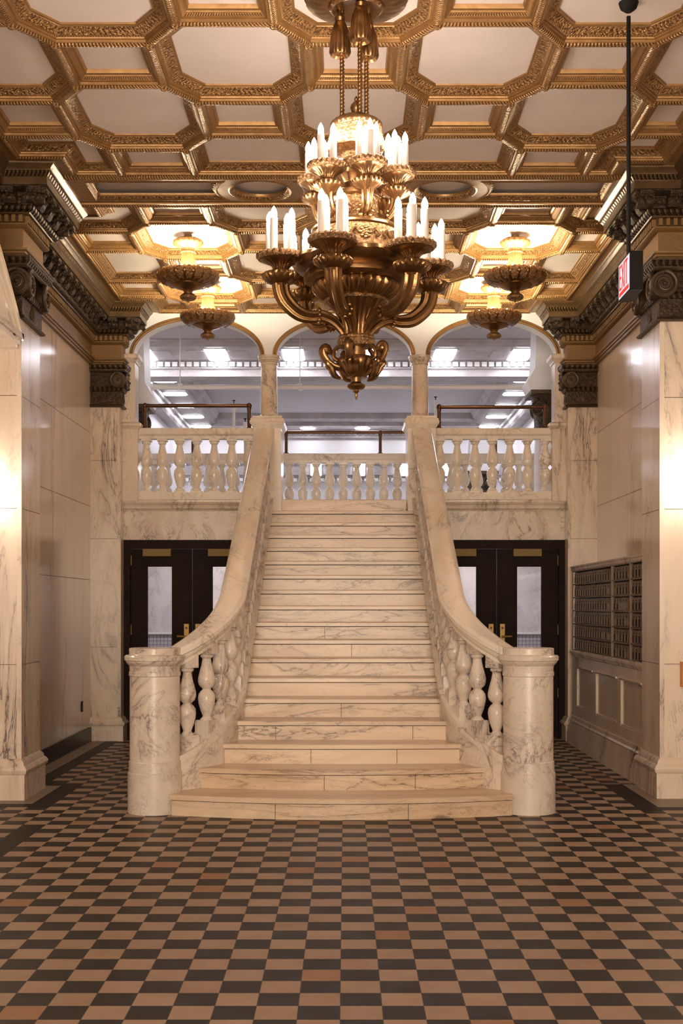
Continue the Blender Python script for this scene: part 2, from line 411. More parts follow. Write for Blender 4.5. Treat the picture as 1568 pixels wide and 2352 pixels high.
def capital(parent, xi, xo, y0, y1, side, R=.10, z0=3.63, z1=4.09):
    """xi: face towards the nave, xo: at the wall; side=+1 left pillar (faces +X), -1 right"""
    s = side; x0, x1 = min(xi, xo), max(xi, xo)
    q = MB(); e = .012
    q.box(x0-(0 if s > 0 else e), x1+(e if s > 0 else 0), y0-e, y1+e, z0+.03, z1-.06)
    bodyo = obj('bell', q, M['bronze'], parent)
    q = MB()   # bottom astragal and top abacus swept round the block
    pth = [(xo, y0, 0), (xi, y0, 0), (xi, y1, 0), (xo, y1, 0)]
    if s < 0: pth = pth[::-1]
    q.sweep(pth, [(0,z0),(.03,z0),(.038,z0+.012),(.03,z0+.025),(.012,z0+.035),(0,z0+.035)], cprof=True)
    obj('astragal', q, M['bronze_s'], parent); q = MB()
    q.sweep(pth, [(0,z1-.085),(.05,z1-.08),(.062,z1-.065),(.062,z1-.055),(0,z1-.055)], cprof=True)
    q.sweep(pth, [(0,z1-.012),(.085,z1-.012),(.09,z1),(0,z1)], cprof=True)
    obj('abacus', q, M['bronze_s'], parent)
    q = MB()
    q.sweep(pth, [(0,z1-.055),(.062,z1-.055),(.085,z1-.035),(.082,z1-.012),(0,z1-.012)], cprof=True)
    obj('egg_band', q, M['bronze_egg'], parent); q = MB()
    q.sweep(pth, [(0,z0+.17),(.03,z0+.175),(.045,z0+.2),(.03,z0+.225),(0,z0+.23)], cprof=True)
    obj('bead_band', q, M['bronze_egg'], parent)
    zc = z1-.085-R*1.0
    spots = [(xi+s*(-.018), y0-.04, zc, 1, s), (xi+s*.045, y0+.055, zc, 0, s), (xi+s*.045, y1-.045, zc, 0, s)]
    for (x, y, z, ax, sg) in spots:
        q = MB(); volute(q, (x, y, z), R, ax, sg); obj('volute', q, M['bronze_s'], parent)
    # palmette in front: fan of leaves
    def fan(cx, cy, ax):
        q = MB()
        for k in range(9):
            a = (k-4)*.34; l = .085 if k != 4 else .11
            p0 = Vector((0, 0)); p1 = Vector((math.sin(a)*l, math.cos(a)*l))
            P = [(p0.x+(p1.x-p0.x)*t, p0.y+(p1.y-p0.y)*t) for t in (0,.35,.7,1)]
            if ax == 1: pts = [(cx+p[0], cy, z0+.06+p[1]) for p in P]
            else: pts = [(cx, cy+p[0], z0+.06+p[1]) for p in P]
            q.tube(pts, [.004,.008,.011,.003], 6)
        obj('palmette', q, M['bronze_s'], parent)
    fan((x0+x1)/2, y0-e-.002, 1); fan(xi+s*(e+.002), (y0+y1)/2, 0)
def pillar(name, label, xi, xo, y0, y1, side, basez=.31, R=.10):
    t = thing(name, label, 'pillar', (0,0,0))
    t.location = ((xi+xo)/2, (y0+y1)/2, 0); off = (-t.location[0], -t.location[1], 0)
    x0, x1 = min(xi, xo), max(xi, xo)
    k = []
    q = MB(); q.box(x0, x1, y0, y1, 0, 4.12); obj('shaft', q, M['marble'], t, off, smooth=0)
    q = MB()
    for z in (1.02, 2.20, 3.05):
        q.box(x0-.001, x1+.001, y0-.0012, y1+.0012, z, z+.004)
    obj('shaft_joint', q, M['bronze_s'], t, off, smooth=0)
    q = MB()   # edge fillets
    cw = .03
    xe = xi - side*cw
    q.box(min(xi, xe)+(.0 if side > 0 else -.006), max(xi, xe)+(.006 if side > 0 else 0), y0-.006, y0+.02, basez, 3.62)
    obj('edge_fillet', q, M['marble'], t, off, smooth=0)
    q = MB()
    pth = [(xo, y0, 0), (xi, y0, 0), (xi, y1, 0), (xo, y1, 0)]
    if side < 0: pth = pth[::-1]
    q.sweep(pth, [(-.02,0),(.036,0),(.036,basez*.62),(.05,basez*.66),(.056,basez*.73),(.046,basez*.8),(.03,basez*.84),(.022,basez*.93),(0,basez),(-.02,basez)], cprof=True)
    obj('base', q, M['marble'], t, off)
    n0 = len(SC.objects)
    cap = bpy.data.objects.new('capital', None); COL.objects.link(cap); cap.parent = t; cap.location = off; cap.empty_display_size = .1
    capital(cap, xi, xo, y0, y1, side, R)
    return t
pillar('marble_pillar', 'big veined marble pillar at the left edge of the photo with scrolled bronze capital', PL, -3.05, 9.46, 10.05, 1)
pillar('marble_pillar', 'big veined marble pillar at the right edge of the photo beside the letter boxes', PR, 3.05, 9.55, 10.14, -1)
pillar('marble_pilaster', 'narrow marble pilaster with bronze capital left of the left pair of doors', PL, WL, 13.65, YA0, 1, .26, .085)
pillar('marble_pilaster', 'narrow netted marble pilaster with bronze capital between right doors and letter boxes', PRF, WR, 13.65, YA0, -1, .26, .085)

# ------------------------------------------------------------------ entablature / cornice (trim)
def cornice(name, path, label, flip=False):
    """path runs so that 'right of travel' points into the room"""
    q = MB()
    prof_a = [(0,4.09),(.03,4.09),(.03,4.11),(.045,4.115),(.045,4.13),(.06,4.138),(.065,4.152),(.03,4.156),(.02,4.16),(.02,4.305),(.045,4.315),(.06,4.328),(.06,4.338),(0,4.338)]
    q.sweep(path, prof_a, cprof=True)
    base = struct(name, q, M['frieze'], label, 'cornice')
    q = MB(); q.sweep(path, [(0,4.338),(.04,4.338),(.04,4.40),(.085,4.40),(.09,4.41),(0,4.41)], cprof=True)
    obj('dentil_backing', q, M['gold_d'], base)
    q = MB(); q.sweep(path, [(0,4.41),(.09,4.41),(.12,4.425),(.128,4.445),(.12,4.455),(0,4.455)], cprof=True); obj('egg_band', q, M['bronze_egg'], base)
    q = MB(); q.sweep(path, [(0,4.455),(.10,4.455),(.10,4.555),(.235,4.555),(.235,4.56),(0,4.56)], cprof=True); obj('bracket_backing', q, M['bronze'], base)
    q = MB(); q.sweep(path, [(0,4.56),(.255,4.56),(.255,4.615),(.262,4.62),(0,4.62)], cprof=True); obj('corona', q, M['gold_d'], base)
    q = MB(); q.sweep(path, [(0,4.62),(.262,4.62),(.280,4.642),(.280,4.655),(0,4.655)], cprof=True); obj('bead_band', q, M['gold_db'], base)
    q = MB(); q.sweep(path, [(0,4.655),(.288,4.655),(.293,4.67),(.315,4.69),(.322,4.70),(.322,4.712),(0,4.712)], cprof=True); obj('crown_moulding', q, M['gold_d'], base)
    # dentils and brackets
    dq = MB(); P = [Vector(p) for p in path]
    brk = MB()
    brk_poly = [(.09,0),(.240,0),(.240,-.012),(.236,-.030),(.222,-.042),(.205,-.040),(.19,-.034),(.172,-.040),(.158,-.062),(.148,-.082),(.132,-.092),(.112,-.090),(.09,-.095)]
    w2 = .046
    n = len(brk_poly)
    for sx in (-w2, w2):
        for p in brk_poly: brk.v.append((sx, p[0], p[1]))
    brk.face(list(range(n))); brk.face([n+i for i in range(n)][::-1])
    for i in range(n): brk.face((i, (i+1) % n, n+(i+1) % n, n+i))
    for dx in (-.022, 0, .022): brk.ball((dx*1.4, .236, -.035), .013, 6, 4)
    brk.ball((0, .222, -.052), .015, 6, 4)
    bme = brk.mesh('bracket', M['bronze'])
    for i in range(len(P)-1):
        a, c = P[i], P[i+1]; L = (c-a).length; d = (c-a)/L; nr = Vector((d.y, -d.x, 0))
        cv0 = 0; cv1 = 0
        if i > 0: cv0 = (P[i]-P[i-1]).cross(d).z
        if i < len(P)-2: cv1 = d.cross(P[i+2]-P[i+1]).z
        e0 = .0 if cv0 >= 0 else .0; s0 = -.04 if cv0 > 0 else .05; s1 = L+.04 if cv1 > 0 else L-.05
        if i == 0: s0 = 0.02
        if i == len(P)-2: s1 = L-.02
        k = max(1, int((s1-s0)/.05))
        for j in range(k):
            s_ = s0+(j+.5)*(s1-s0)/k; c0 = a+d*s_
            p = [c0-d*.014+nr*.035, c0+d*.014+nr*.035, c0+d*.014+nr*.068, c0-d*.014+nr*.068]
            n0 = len(dq.v)
            for z in (4.345, 4.398):
                for t in p: dq.v.append((t.x, t.y, z))
            for fq in ((3,2,1,0),(4,5,6,7),(0,1,5,4),(1,2,6,5),(2,3,7,6),(3,0,4,7)): dq.face([n0+z for z in fq])
        b0 = -.16 if cv0 > 0 else .28; b1 = L+.16 if cv1 > 0 else L-.28
        if i == 0: b0 = max(0, L-3.0)
        if i == len(P)-2: b1 = L-.02
        if b1-b0 > .1:
            k = max(1, round((b1-b0)/.235))
            for j in range(k+1 if cv0 > 0 or cv1 > 0 else k):
                s_ = b0+(j+(0 if (cv0 > 0 or cv1 > 0) else .5))*(b1-b0)/k; c0 = a+d*s_
                ang = math.atan2(nr.y, nr.x)-PI/2
                add('bracket', bme, base, (c0.x, c0.y, 4.555), (0,0,ang))
    obj('dentil', dq, M['frieze'], base, smooth=0)
    return base
# direction chosen so that the room is on the right of travel
pathL = [(WL,4,0),(WL,9.46,0),(PL,9.46,0),(PL,10.05,0),(WL,10.05,0),(WL,13.65,0),(PL,13.65,0),(PL,YA0+.01,0)]
pathR = [(PRF,YA0+.01,0),(PRF,13.65,0),(WR,13.65,0),(WR,10.14,0),(PR,10.14,0),(PR,9.55,0),(WR,9.55,0),(WR,4,0)]
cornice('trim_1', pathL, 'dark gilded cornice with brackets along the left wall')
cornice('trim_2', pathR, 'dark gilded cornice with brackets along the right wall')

# ------------------------------------------------------------------ coffered ceiling
q = MB(); q.box(-3.1, 3.1, -8.5, YA0, ZP, ZP+.12)
ceil = struct('ceiling', q, M['panel'], 'gilded coffered ceiling with octagonal and square pale panels', 'ceiling', 0)
OX, SX, OY, SY = .4575, .275, .545, .293
PX, PY = OX+SX, OY+SY
def clip(poly, ax, v, keep_gt):
    out = []
    for i in range(len(poly)):
        a, c = poly[i], poly[(i+1) % len(poly)]
        ia = (a[ax] > v) == keep_gt; ic = (c[ax] > v) == keep_gt
        if ia: out.append(a)
        if ia != ic:
            t = (v-a[ax])/(c[ax]-a[ax]); out.append((a[0]+(c[0]-a[0])*t, a[1]+(c[1]-a[1])*t))
    return out
PROF_O = [(0,-.012),(.012,-.010),(.022,0),(.032,.0),(.034,.014),(.044,.016),(.046,.024),(.054,.026),(.058,.030),(.105,.056),(.108,.062),(.118,.064),(.120,.078)]
MI_O = [1,1,0,0,0,0,3,0,2,0,0,0]
PROF_S = [(0,-.012),(.012,-.010),(.022,0),(.032,.0),(.034,.016),(.046,.018),(.050,.024),(.062,.034),(.066,.046),(.080,.052),(.088,.078)]
MI_S = [1,1,0,0,0,0,3,0,0,0]
def coffer(poly, prof, mi, sc=1.0):
    # inward must be to the right of travel -> clockwise order
    A = sum(poly[i][0]*poly[(i+1) % len(poly)][1]-poly[(i+1) % len(poly)][0]*poly[i][1] for i in range(len(poly)))
    if A > 0: poly = poly[::-1]
    cl = []
    for p in poly:
        if not cl or math.hypot(p[0]-cl[-1][0], p[1]-cl[-1][1]) > .02: cl.append(p)
    q = MB(); q.sweep([(p[0], p[1], ZB) for p in cl], [(a*sc, z) for a, z in prof], closed=True, mi=mi)
    obj('coffer_moulding', q, [M['gold'], M['gold_rope'], M['gold_leaf'], M['gold_bead']], ceil)
def in_bay(bay, row, col, isoct):
    cx, cy = XC+col*PX, row
    hx, hy = (OX, OY) if isoct else (SX, SY)
    if isoct: poly = [(cx-SX,cy-OY),(cx+SX,cy-OY),(cx+OX,cy-SY),(cx+OX,cy+SY),(cx+SX,cy+OY),(cx-SX,cy+OY),(cx-OX,cy+SY),(cx-OX,cy-SY)]
    else: poly = [(cx-SX,cy-SY),(cx+SX,cy-SY),(cx+SX,cy+SY),(cx-SX,cy+SY)]
    x0, x1, y0, y1, notch = bay
    for ax, v, kg in ((0,x0,True),(0,x1,False),(1,y0,True),(1,y1,False)):
        if poly: poly = clip(poly, ax, v, kg)
    if len(poly) < 3: return
    xs = [p[0] for p in poly]; ys = [p[1] for p in poly]
    if max(xs)-min(xs) < .3 or max(ys)-min(ys) < .25: return
    # notches: rectangles cut away around the pillar cornices
    for (nx, sgn, ny, up) in notch:      # removes x beyond nx (sgn) and y beyond ny (up)
        bx = (max(xs) if sgn > 0 else min(xs)); by = (max(ys) if up else min(ys))
        if ((bx-nx)*sgn > .03) and ((by-ny)*(1 if up else -1) > .03):
            if ((min(xs)-nx)*sgn >= -.2 and sgn > 0) or ((max(xs)-nx)*sgn >= -.2 and sgn < 0):
                poly = clip(poly, 1, ny, not up)
                break
            A_ = clip(poly, 1, ny, not up)                     # part away from the pillar, full width
            B_ = clip(clip(poly, 1, ny, up), 0, nx, sgn < 0)   # leg beside the pillar
            # L-shape outline
            if len(A_) >= 3 and len(B_) >= 3:
                # walk original polygon dropping points inside the notch, inserting the inner corner
                out = []; ins = lambda p: (p[0]-nx)*sgn > 1e-6 and (p[1]-ny)*(1 if up else -1) > 1e-6
                n = len(poly)
                for i in range(n):
                    a, c = poly[i], poly[(i+1) % n]
                    if not ins(a): out.append(a)
                    if ins(a) != ins(c):
                        ts = []
                        for ax, v in ((0,nx),(1,ny)):
                            if abs(c[ax]-a[ax]) > 1e-9:
                                t = (v-a[ax])/(c[ax]-a[ax])
                                if 0 <= t <= 1:
                                    p = (a[0]+(c[0]-a[0])*t, a[1]+(c[1]-a[1])*t)
                                    if (p[0]-nx)*sgn >= -1e-6 and (p[1]-ny)*(1 if up else -1) >= -1e-6: ts.append((t, p))
                        if ts:
                            p = ts[0][1]
                            if not ins(a): out.append(p); out.append((nx, ny))
                            else: out.append(p)
                poly = out
            break
    if len(poly) < 3: return
    ys = [p[1] for p in poly]; xs = [p[0] for p in poly]
    if max(ys)-min(ys) < .2 or max(xs)-min(xs) < .2: return
    small = min(max(xs)-min(xs), max(ys)-min(ys)) < .3
    if isoct: coffer(poly, PROF_O, MI_O, .8 if small else 1.0)
    else: coffer(poly, PROF_S, MI_S, .8 if small else 1.0)
XLo, XHi = -2.38, 2.35
YB0, YB1 = 9.47, 10.16            # the flat band between the two bays
front = (XLo, XHi, 2, YB0, [(-2.05,-1,9.08,True),(2.01,1,9.17,True)])
rear = (XLo, XHi, YB1, YA0, [(-2.05,-1,10.42,False),(2.01,1,10.5,False),(-2.05,-1,13.28,True),(2.04,1,13.28,True)])
for r in range(-6, 3):
    cy = 7.55+r*PY
    if cy < 4.0: continue
    for c in range(-3, 4): in_bay(front, cy, c, (c+r) % 2 != 0)
for r in range(-2, 3):
    cy = 12.03+r*PY
    for c in range(-3, 4): in_bay(rear, cy, c, (c+r) % 2 != 0)
# rosettes where the ropes meet
rq = MB(); rm = []
for bay, y0c in ((front, 7.55), (rear, 12.03)):
    for r in range(-5, 5):
        cy = y0c+r*PY
        for c in range(-3, 4):
            if (c+r) % 2 == 0: continue
            cx = XC+c*PX
            for (dx, dy) in ((SX,OY),(-SX,OY),(SX,-OY),(-SX,-OY)):
                x, y = cx+dx, cy+dy
                if bay[0] < x < bay[1] and bay[2]+.05 < y < bay[3]-.02 and y > 5.5: rm.append((x, y))
seen = set()
for x, y in rm:
    kk = (round(x, 2), round(y, 2))
    if kk in seen: continue
    seen.add(kk); rq.ball((x, y, ZB-.010), .028, 8, 4, sz=.7)
obj('rope_knot', rq, M['gold_leaf'], ceil)
# flat borders at rib level
q = MB()
q.box(-3.0, XLo, 2, YA0, ZB, ZP); q.box(XHi, 3.0, 2, YA0, ZB, ZP)
for (x0, x1, y0, y1) in ((-3,-2.05,9.08,YB0),(2.01,3,9.17,YB0),(-3,-2.05,YB1,10.42),(2.01,3,YB1,10.5),(-3,-2.05,13.28,YA0),(2.04,3,13.28,YA0)):
    q.box(x0, x1, y0, y1, ZB+.001, ZP)
obj('flat_border', q, M['gold'], ceil, smooth=0)
# the band with roundels
YM = (YB0+YB1)/2; hw = (YB1-YB0)/2-.12
CXS = (XC-.72, XC+.72)
def circ(cx, cy, r, n=40, a0=0, a1=2*PI, end=False):
    m = n+1 if end else n
    return [(cx+r*math.cos(a0+(a1-a0)*i/n), cy+r*math.sin(a0+(a1-a0)*i/n)) for i in range(m)]
BZ = ZB
bandprof = [(0,0),(.012,-.006),(.02,0),(.03,.006),(.045,.02),(.05,.035),(.052,.045)]
bmi = [0,3,0,2,0,0]
def bandring(poly):
    A = sum(poly[i][0]*poly[(i+1) % len(poly)][1]-poly[(i+1) % len(poly)][0]*poly[i][1] for i in range(len(poly)))
    if A > 0: poly = poly[::-1]
    q = MB(); q.sweep([(p[0], p[1], BZ) for p in poly], bandprof, closed=True, mi=bmi)
    obj('band_moulding', q, [M['gold'], M['gold_rope'], M['gold_leaf'], M['gold_bead']], ceil)
RO = .335
da = math.acos(min(1, 1))
ya, yb_ = YM-hw, YM+hw
aa = math.asin(min(.99, hw/RO))
pl = [(-2.0, ya)] + circ(CXS[0], YM, RO, 12, PI+aa, PI-aa, True) + [(-2.0, yb_)]
pr = [(XC*2+2.0-.06, yb_)] + circ(CXS[1], YM, RO, 12, aa, -aa, True) + [(XC*2+2.0-.06, ya)]
pm = circ(CXS[0], YM, RO, 12, aa, -aa, True)[::-1]
pm = circ(CXS[0], YM, RO, 12, -aa, aa, True) + circ(CXS[1], YM, RO, 12, PI-aa, PI+aa, True)
for p in (pl, pr, pm): bandring(p)
for cx in CXS: bandring(circ(cx, YM, .255))
# flat face of the band with the openings left out, built as a grid of quads
q = MB()
def inside(poly, x, y):
    c = False; n = len(poly); j = n-1
    for i in range(n):
        if ((poly[i][1] > y) != (poly[j][1] > y)) and (x < (poly[j][0]-poly[i][0])*(y-poly[i][1])/(poly[j][1]-poly[i][1])+poly[i][0]): c = not c
        j = i
    return c
import bmesh
def band_face():
    bm = bmesh.new()
    outer = [(-3,YB0),(3,YB0),(3,YB1),(-3,YB1)]
    es = []
    for poly in [outer, pl, pr, pm, circ(CXS[0],YM,.255), circ(CXS[1],YM,.255)]:
        vs = [bm.verts.new((p[0], p[1], BZ)) for p in poly]
        for i in range(len(vs)): es.append(bm.edges.new((vs[i], vs[(i+1) % len(vs)])))
    bmesh.ops.triangle_fill(bm, edges=es, use_beauty=True)
    kill = [f for f in bm.faces if any(inside(p, f.calc_center_median().x, f.calc_center_median().y) for p in (pl, pr, pm, circ(CXS[0],YM,.255), circ(CXS[1],YM,.255)))]
    bmesh.ops.delete(bm, geom=kill, context='FACES_ONLY')
    me = bpy.data.meshes.new('band_face'); bm.to_mesh(me); bm.free(); me.materials.append(M['gold']); return me
add('band_face', band_face(), ceil)
q = MB()
for y in (YB0+.012, YB1-.012):
    q.sweep([(-2.15, y, ZB), (2.12, y, ZB)], [(-.028,0),(-.02,-.012),(0,-.02),(.02,-.012),(.028,0)])
    
obj('band_rope', q, M['gold_rope'], ceil)
q = MB(); q.sweep([(-2.15, YB1-.055, ZB), (2.12, YB1-.055, ZB)], [(-.012,0),(-.008,-.012),(.008,-.012),(.012,0)]); q.sweep([(-2.15, YB0+.055, ZB), (2.12, YB0+.055, ZB)], [(-.012,0),(-.008,-.012),(.008,-.012),(.012,0)])
obj('band_fillet', q, M['gold'], ceil)

# ------------------------------------------------------------------ arcade wall
ZS = 4.243
ARCH = [(-1.635, .70), (-.01, .745), (1.635, .70)]; AB = .385
def arcz(x):
    for c, a in ARCH:
        if abs(x-c) < a: return ZS+AB*math.sqrt(max(0, 1-((x-c)/a)**2))
    return ZS
xs = [-2.46]
for c, a in ARCH:
    xs += [c-a-1e-4] + [c-a*math.cos(PI*i/36) for i in range(37)] + [c+a+1e-4]
xs.append(2.46)
q = MB()
for x in xs:
    z = arcz(x)
    for y in (YA0, YA1): q.v += [(x, y, z), (x, y, 5.0)]
for i in range(len(xs)-1):
    a = i*4; c = a+4
    q.face((a, c, c+1, a+1)); q.face((a+2, a+3, c+3, c+2)); q.face((a, a+2, c+2, c))
q.box(-3.1, -2.45, YA0, YA1, 0, 5.0); q.box(2.45, 3.1, YA0, YA1, 0, 5.0)
arcade = struct('wall_back', q, M['plaster'], 'cream plaster wall pierced by three arches above the stair', 'wall', smooth=20)
for c, a in ARCH:
    q = MB(); pts = [(c-(a+.012)*math.cos(PI*i/40), YA0-.012, ZS+(AB+.012)*math.sin(PI*i/40)) for i in range(41)]
    q.tube(pts, .017, 8)
    pts = [(c-(a+.034)*math.cos(PI*i/40), YA0-.006, ZS+(AB+.034)*math.sin(PI*i/40)) for i in range(41)]
    q.tube(pts, .012, 8)
    obj('arch_rope_moulding', q, M['gold'], arcade)
# marble side piers of the arcade with their caps
def end_pier(s, name, label):
    t = thing(name, label, 'pier')
    x0, x1 = sorted((s*2.447, s*2.315))
    q = MB(); q.box(x0, x1, YA0-.02, YA1+.02, ZL-.02, 4.17); obj('shaft', q, M['marble'], t, smooth=0)
    q = MB(); q.box(*sorted((s*2.47, s*2.28)), YA0-.05, YA1+.05, ZL-.02, 3.42); obj('pedestal', q, M['marble'], t, smooth=0)
    q = MB()
    xi = s*2.28
    p = [(s*2.5, YA0-.05, 0), (xi, YA0-.05, 0), (xi, YA1+.05, 0), (s*2.5, YA1+.05, 0)]
    if s > 0: p = p[::-1]
    q.sweep(p, [(-.03,3.42),(.012,3.42),(.02,3.44),(.035,3.45),(.04,3.475),(.02,3.49),(-.03,3.50)], cprof=True)
    xi = s*2.315
    p = [(s*2.5, YA0-.02, 0), (xi, YA0-.02, 0), (xi, YA1+.02, 0), (s*2.5, YA1+.02, 0)]
    if s > 0: p = p[::-1]
    q.sweep(p, [(-.03,4.15),(.012,4.155),(.02,4.175),(.045,4.20),(.05,4.235),(.045,4.243),(-.03,4.243)], cprof=True)
    obj('cap_moulding', q, M['marble'], t)
end_pier(-1, 'arcade_pier', 'half pier at the left end of the arcade beside the left pilaster')
end_pier(1, 'arcade_pier', 'half pier at the right end of the arcade beside the right pilaster')
# pedestals and columns between the arches
def arcade_column(x, lab):
    t = thing('arcade_column', lab, 'column', (x, 13.94, 3.53))
    q = MB(); q.lathe([(.125,0),(.125,.015),(.118,.03),(.108,.035),(.104,.05),(.098,.055)], seg=28); obj('base', q, M['marble_net'], t)
    q = MB(); q.lathe([(.096,.055),(.094,.30),(.088,.60),(.087,.61)], seg=28); obj('shaft', q, M['marble_net'], t)
    q = MB(); q.lathe([(.087,.61),(.096,.615),(.096,.63),(.09,.635),(.098,.645),(.118,.665),(.118,.68),(.126,.685),(.126,.713)], seg=28); obj('capital', q, M['marble_net'], t)
arcade_column(-.842, 'slim round marble column between the left and middle arches')
arcade_column(.832, 'slim round marble column between the middle and right arches')
def pedestal(x, lab):
    t = thing('stair_pedestal', lab, 'pedestal', (x, 13.83, 0))
    q = MB(); q.box(-.15, .15, -.24, .28, 1.8, 3.43); obj('die', q, M['marble_rail'], t, smooth=0)
    q = MB(); q.sweep([(-.15,-.24,0),(-.15,.28,0),(.15,.28,0),(.15,-.24,0)], [(.0,3.40),(-.012,3.41),(-.02,3.43),(-.035,3.445),(-.04,3.47),(-.03,3.485),(-.03,3.50),(.0,3.515),(.0,3.53)][::-1], closed=True)
    q.box(-.16, .16, -.25, .29, 3.43, 3.53)
    obj('cap', q, M['marble_rail'], t)
pedestal(-.842, 'square marble pedestal at the head of the left stair rail')
pedestal(.832, 'square marble pedestal at the head of the right stair rail')

# ------------------------------------------------------------------ landing, wall under it, doors
q = MB(); q.box(-3.1, 3.1, 13.86, 16.45, 2.54, ZL); land = struct('floor_landing', q, M['marble_step'], 'marble landing at the head of the stair', 'landing', 0)
for s in (-1, 1):
    q = MB()
    xa, xb = (-2.455, -.93) if s < 0 else (.91, 2.47)
    q.sweep([(xa, 13.88, 0), (xb, 13.88, 0)], [(-.02,2.52),(.005,2.52),(.012,2.535),(.03,2.545),(.035,2.57),(.03,2.58),(.05,2.60),(.055,2.615),(.055,2.635),(.045,2.644),(-.02,2.644)], cprof=True)
    struct('trim_%d' % (3 if s < 0 else 4), q, M['marble'], 'marble string moulding over the %s doors' % ('left' if s < 0 else 'right'), 'moulding')
q = MB(); q.box(-2.5, -.7, 13.88, 14.0, 2.20, 2.54); q.box(.7, 2.5, 13.88, 14.0, 2.20, 2.54)
under = struct('wall_under_landing', q, M['marble_net'], 'netted marble panel between doors and landing', 'wall', 0)
def door_leaf(n, x0, x1, handle_side, lab, first=None):
    """x0..x1 at y 13.9"""
    t = thing('door_%d' % n, lab, 'door', ((x0+x1)/2, 13.93, 0)); t['kind'] = 'structure'
    hw_ = (x1-x0)/2-.003; gz0, gz1 = .62, 1.905; gx = .135; gc = .06 if handle_side > 0 else -.06
    gc = -.02*handle_side
    q = MB()
    q.box(-hw_, gc-gx, -.02, .025, .01, 2.10); q.box(gc+gx, hw_, -.02, .025, .01, 2.10)
    q.box(gc-gx, gc+gx, -.02, .025, .01, gz0); q.box(gc-gx, gc+gx, -.02, .025, gz1, 2.10)
    obj('door_panel', q, M['door'], t, smooth=0)
    q = MB(); q.box(gc-gx, gc+gx, -.003, .003, gz0, gz1); obj('glass_pane', q, M['glass'], t, smooth=0)
    q = MB(); q.box(gc-gx-.008, gc-gx, -.024, -.012, gz0, gz1); q.box(gc+gx, gc+gx+.008, -.024, -.012, gz0, gz1); q.box(gc-gx, gc+gx, -.024, -.012, gz1, gz1+.008); q.box(gc-gx, gc+gx, -.024, -.012, gz0-.008, gz0)
    obj('glazing_bead', q, M['door'], t, smooth=0)
    q = MB(); q.box(gc-.18, gc+.13, -.07, -.02, 2.02, 2.10); obj('closer_box', q, M['brass_d'], t, smooth=0)
    hx = hw_*handle_side - .06*handle_side
    q = MB(); q.box(hx-.026, hx+.026, -.032, -.02, 1.07, 1.27); obj('handle_plate', q, M['brass_h'], t, smooth=0)
    q = MB(); q.tube([(hx,-.032,1.13),(hx,-.075,1.13)], .011, 10); q.tube([(hx+.008*handle_side,-.078,1.13),(hx-.10*handle_side,-.078,1.135)], .011, 10, flat=1.2)
    obj('door_handle', q, M['brass_h'], t)
    q = MB(); q.tube([(hx,-.036,1.225),(hx,-.028,1.225)], .014, 12); obj('lock_cylinder', q, M['bronze_s'], t)
    q = MB(); q.tube([(gc-.10,-.05,2.135),(gc+.06,-.05,2.128)], .007, 8); q.box(gc-.09, gc+.09, -.045, -.03, 2.115, 2.125); obj('closer_arm', q, M['bronze_s'], t)
    for z in (.45, 1.15, 1.92):
        q = MB(); q.box(-hw_*handle_side-.006, -hw_*handle_side+.006, -.028, -.015, z, z+.11); obj('hinge', q, M['brass_d'], t, smooth=0)
    return t
door_leaf(1, -2.375, -1.694, 1, 'leftmost dark wooden door leaf with tall glass and brass lever')
door_leaf(2, -1.694, -1.013, -1, 'dark wooden door leaf close left of the stair, partly behind its rail')
door_leaf(3, 1.0, 1.682, 1, 'dark wooden door leaf close right of the stair, partly behind its rail')
door_leaf(4, 1.682, 2.365, -1, 'rightmost dark wooden door leaf with tall glass and brass lever')
for n, (xa, xb) in enumerate(((-2.46, -.94), (.93, 2.47))):
    q = MB(); q.box(xa, xa+.085, 13.86, 14.02, 0, 2.105); q.box(xb-(.07 if n == 0 else .106), xb, 13.86, 14.02, 0, 2.105); q.box(xa, xb, 13.86, 14.02, 2.105, 2.20)
    struct('trim_%d' % (5+n), q, M['door'], 'dark wooden frame round the %s pair of doors' % ('left' if n == 0 else 'right'), 'door frame', 0)
# passage behind the doors
q = MB(); q.box(-3.1, 3.1, 15.6, 15.7, 1.14, 2.54); pw = struct('wall_passage', q, M['marble_grey'], 'grey wall seen through the door glass', 'wall', 0)
def gridmat():
    m, nt, b = newmat('small_white_tiles'); v = objvec(nt, rnd=False, rot=(PI/2,0,0)); br = N(nt, 'ShaderNodeTexBrick'); br.offset = 0
    nt.links.new(v, br.inputs['Vector']); br.inputs['Scale'].default_value = 1; br.inputs['Brick Width'].default_value = .045; br.inputs['Row Height'].default_value = .045
    br.inputs['Mortar Size'].default_value = .003; br.inputs['Color1'].default_value = (.5,.49,.52,1); br.inputs['Color2'].default_value = (.55,.53,.56,1); br.inputs['Mortar'].default_value = (.12,.12,.14,1)
    nt.links.new(br.outputs['Color'], b.inputs['Base Color']); return m
q = MB(); q.box(-3.1, 3.1, 15.6, 15.7, 0, 1.12); obj('tile_dado', q, gridmat(), pw, smooth=0)
q = MB(); q.box(-3.1, 3.1, 15.57, 15.6, 1.12, 1.145); obj('dado_rail', q, M['hall_w'], pw, smooth=0)
q = MB(); q.box(-.7, .7, 13.95, 15.6, 0, 2.3); struct('wall_passage_core', q, M['hall'], 'plain wall core below the stair landing', 'wall', 0)
for sgn, nm in ((-1, 'left'), (1, 'right')):
    q = MB(); q.box(-.5, .5, -.06, .06, 0, .03)
    o = obj('passage_light', q, M['hall_l'], None, (sgn*1.7, 14.6, 2.265), smooth=0); tag(o, 'cool strip light on the passage ceiling behind the %s doors' % nm, 'light')

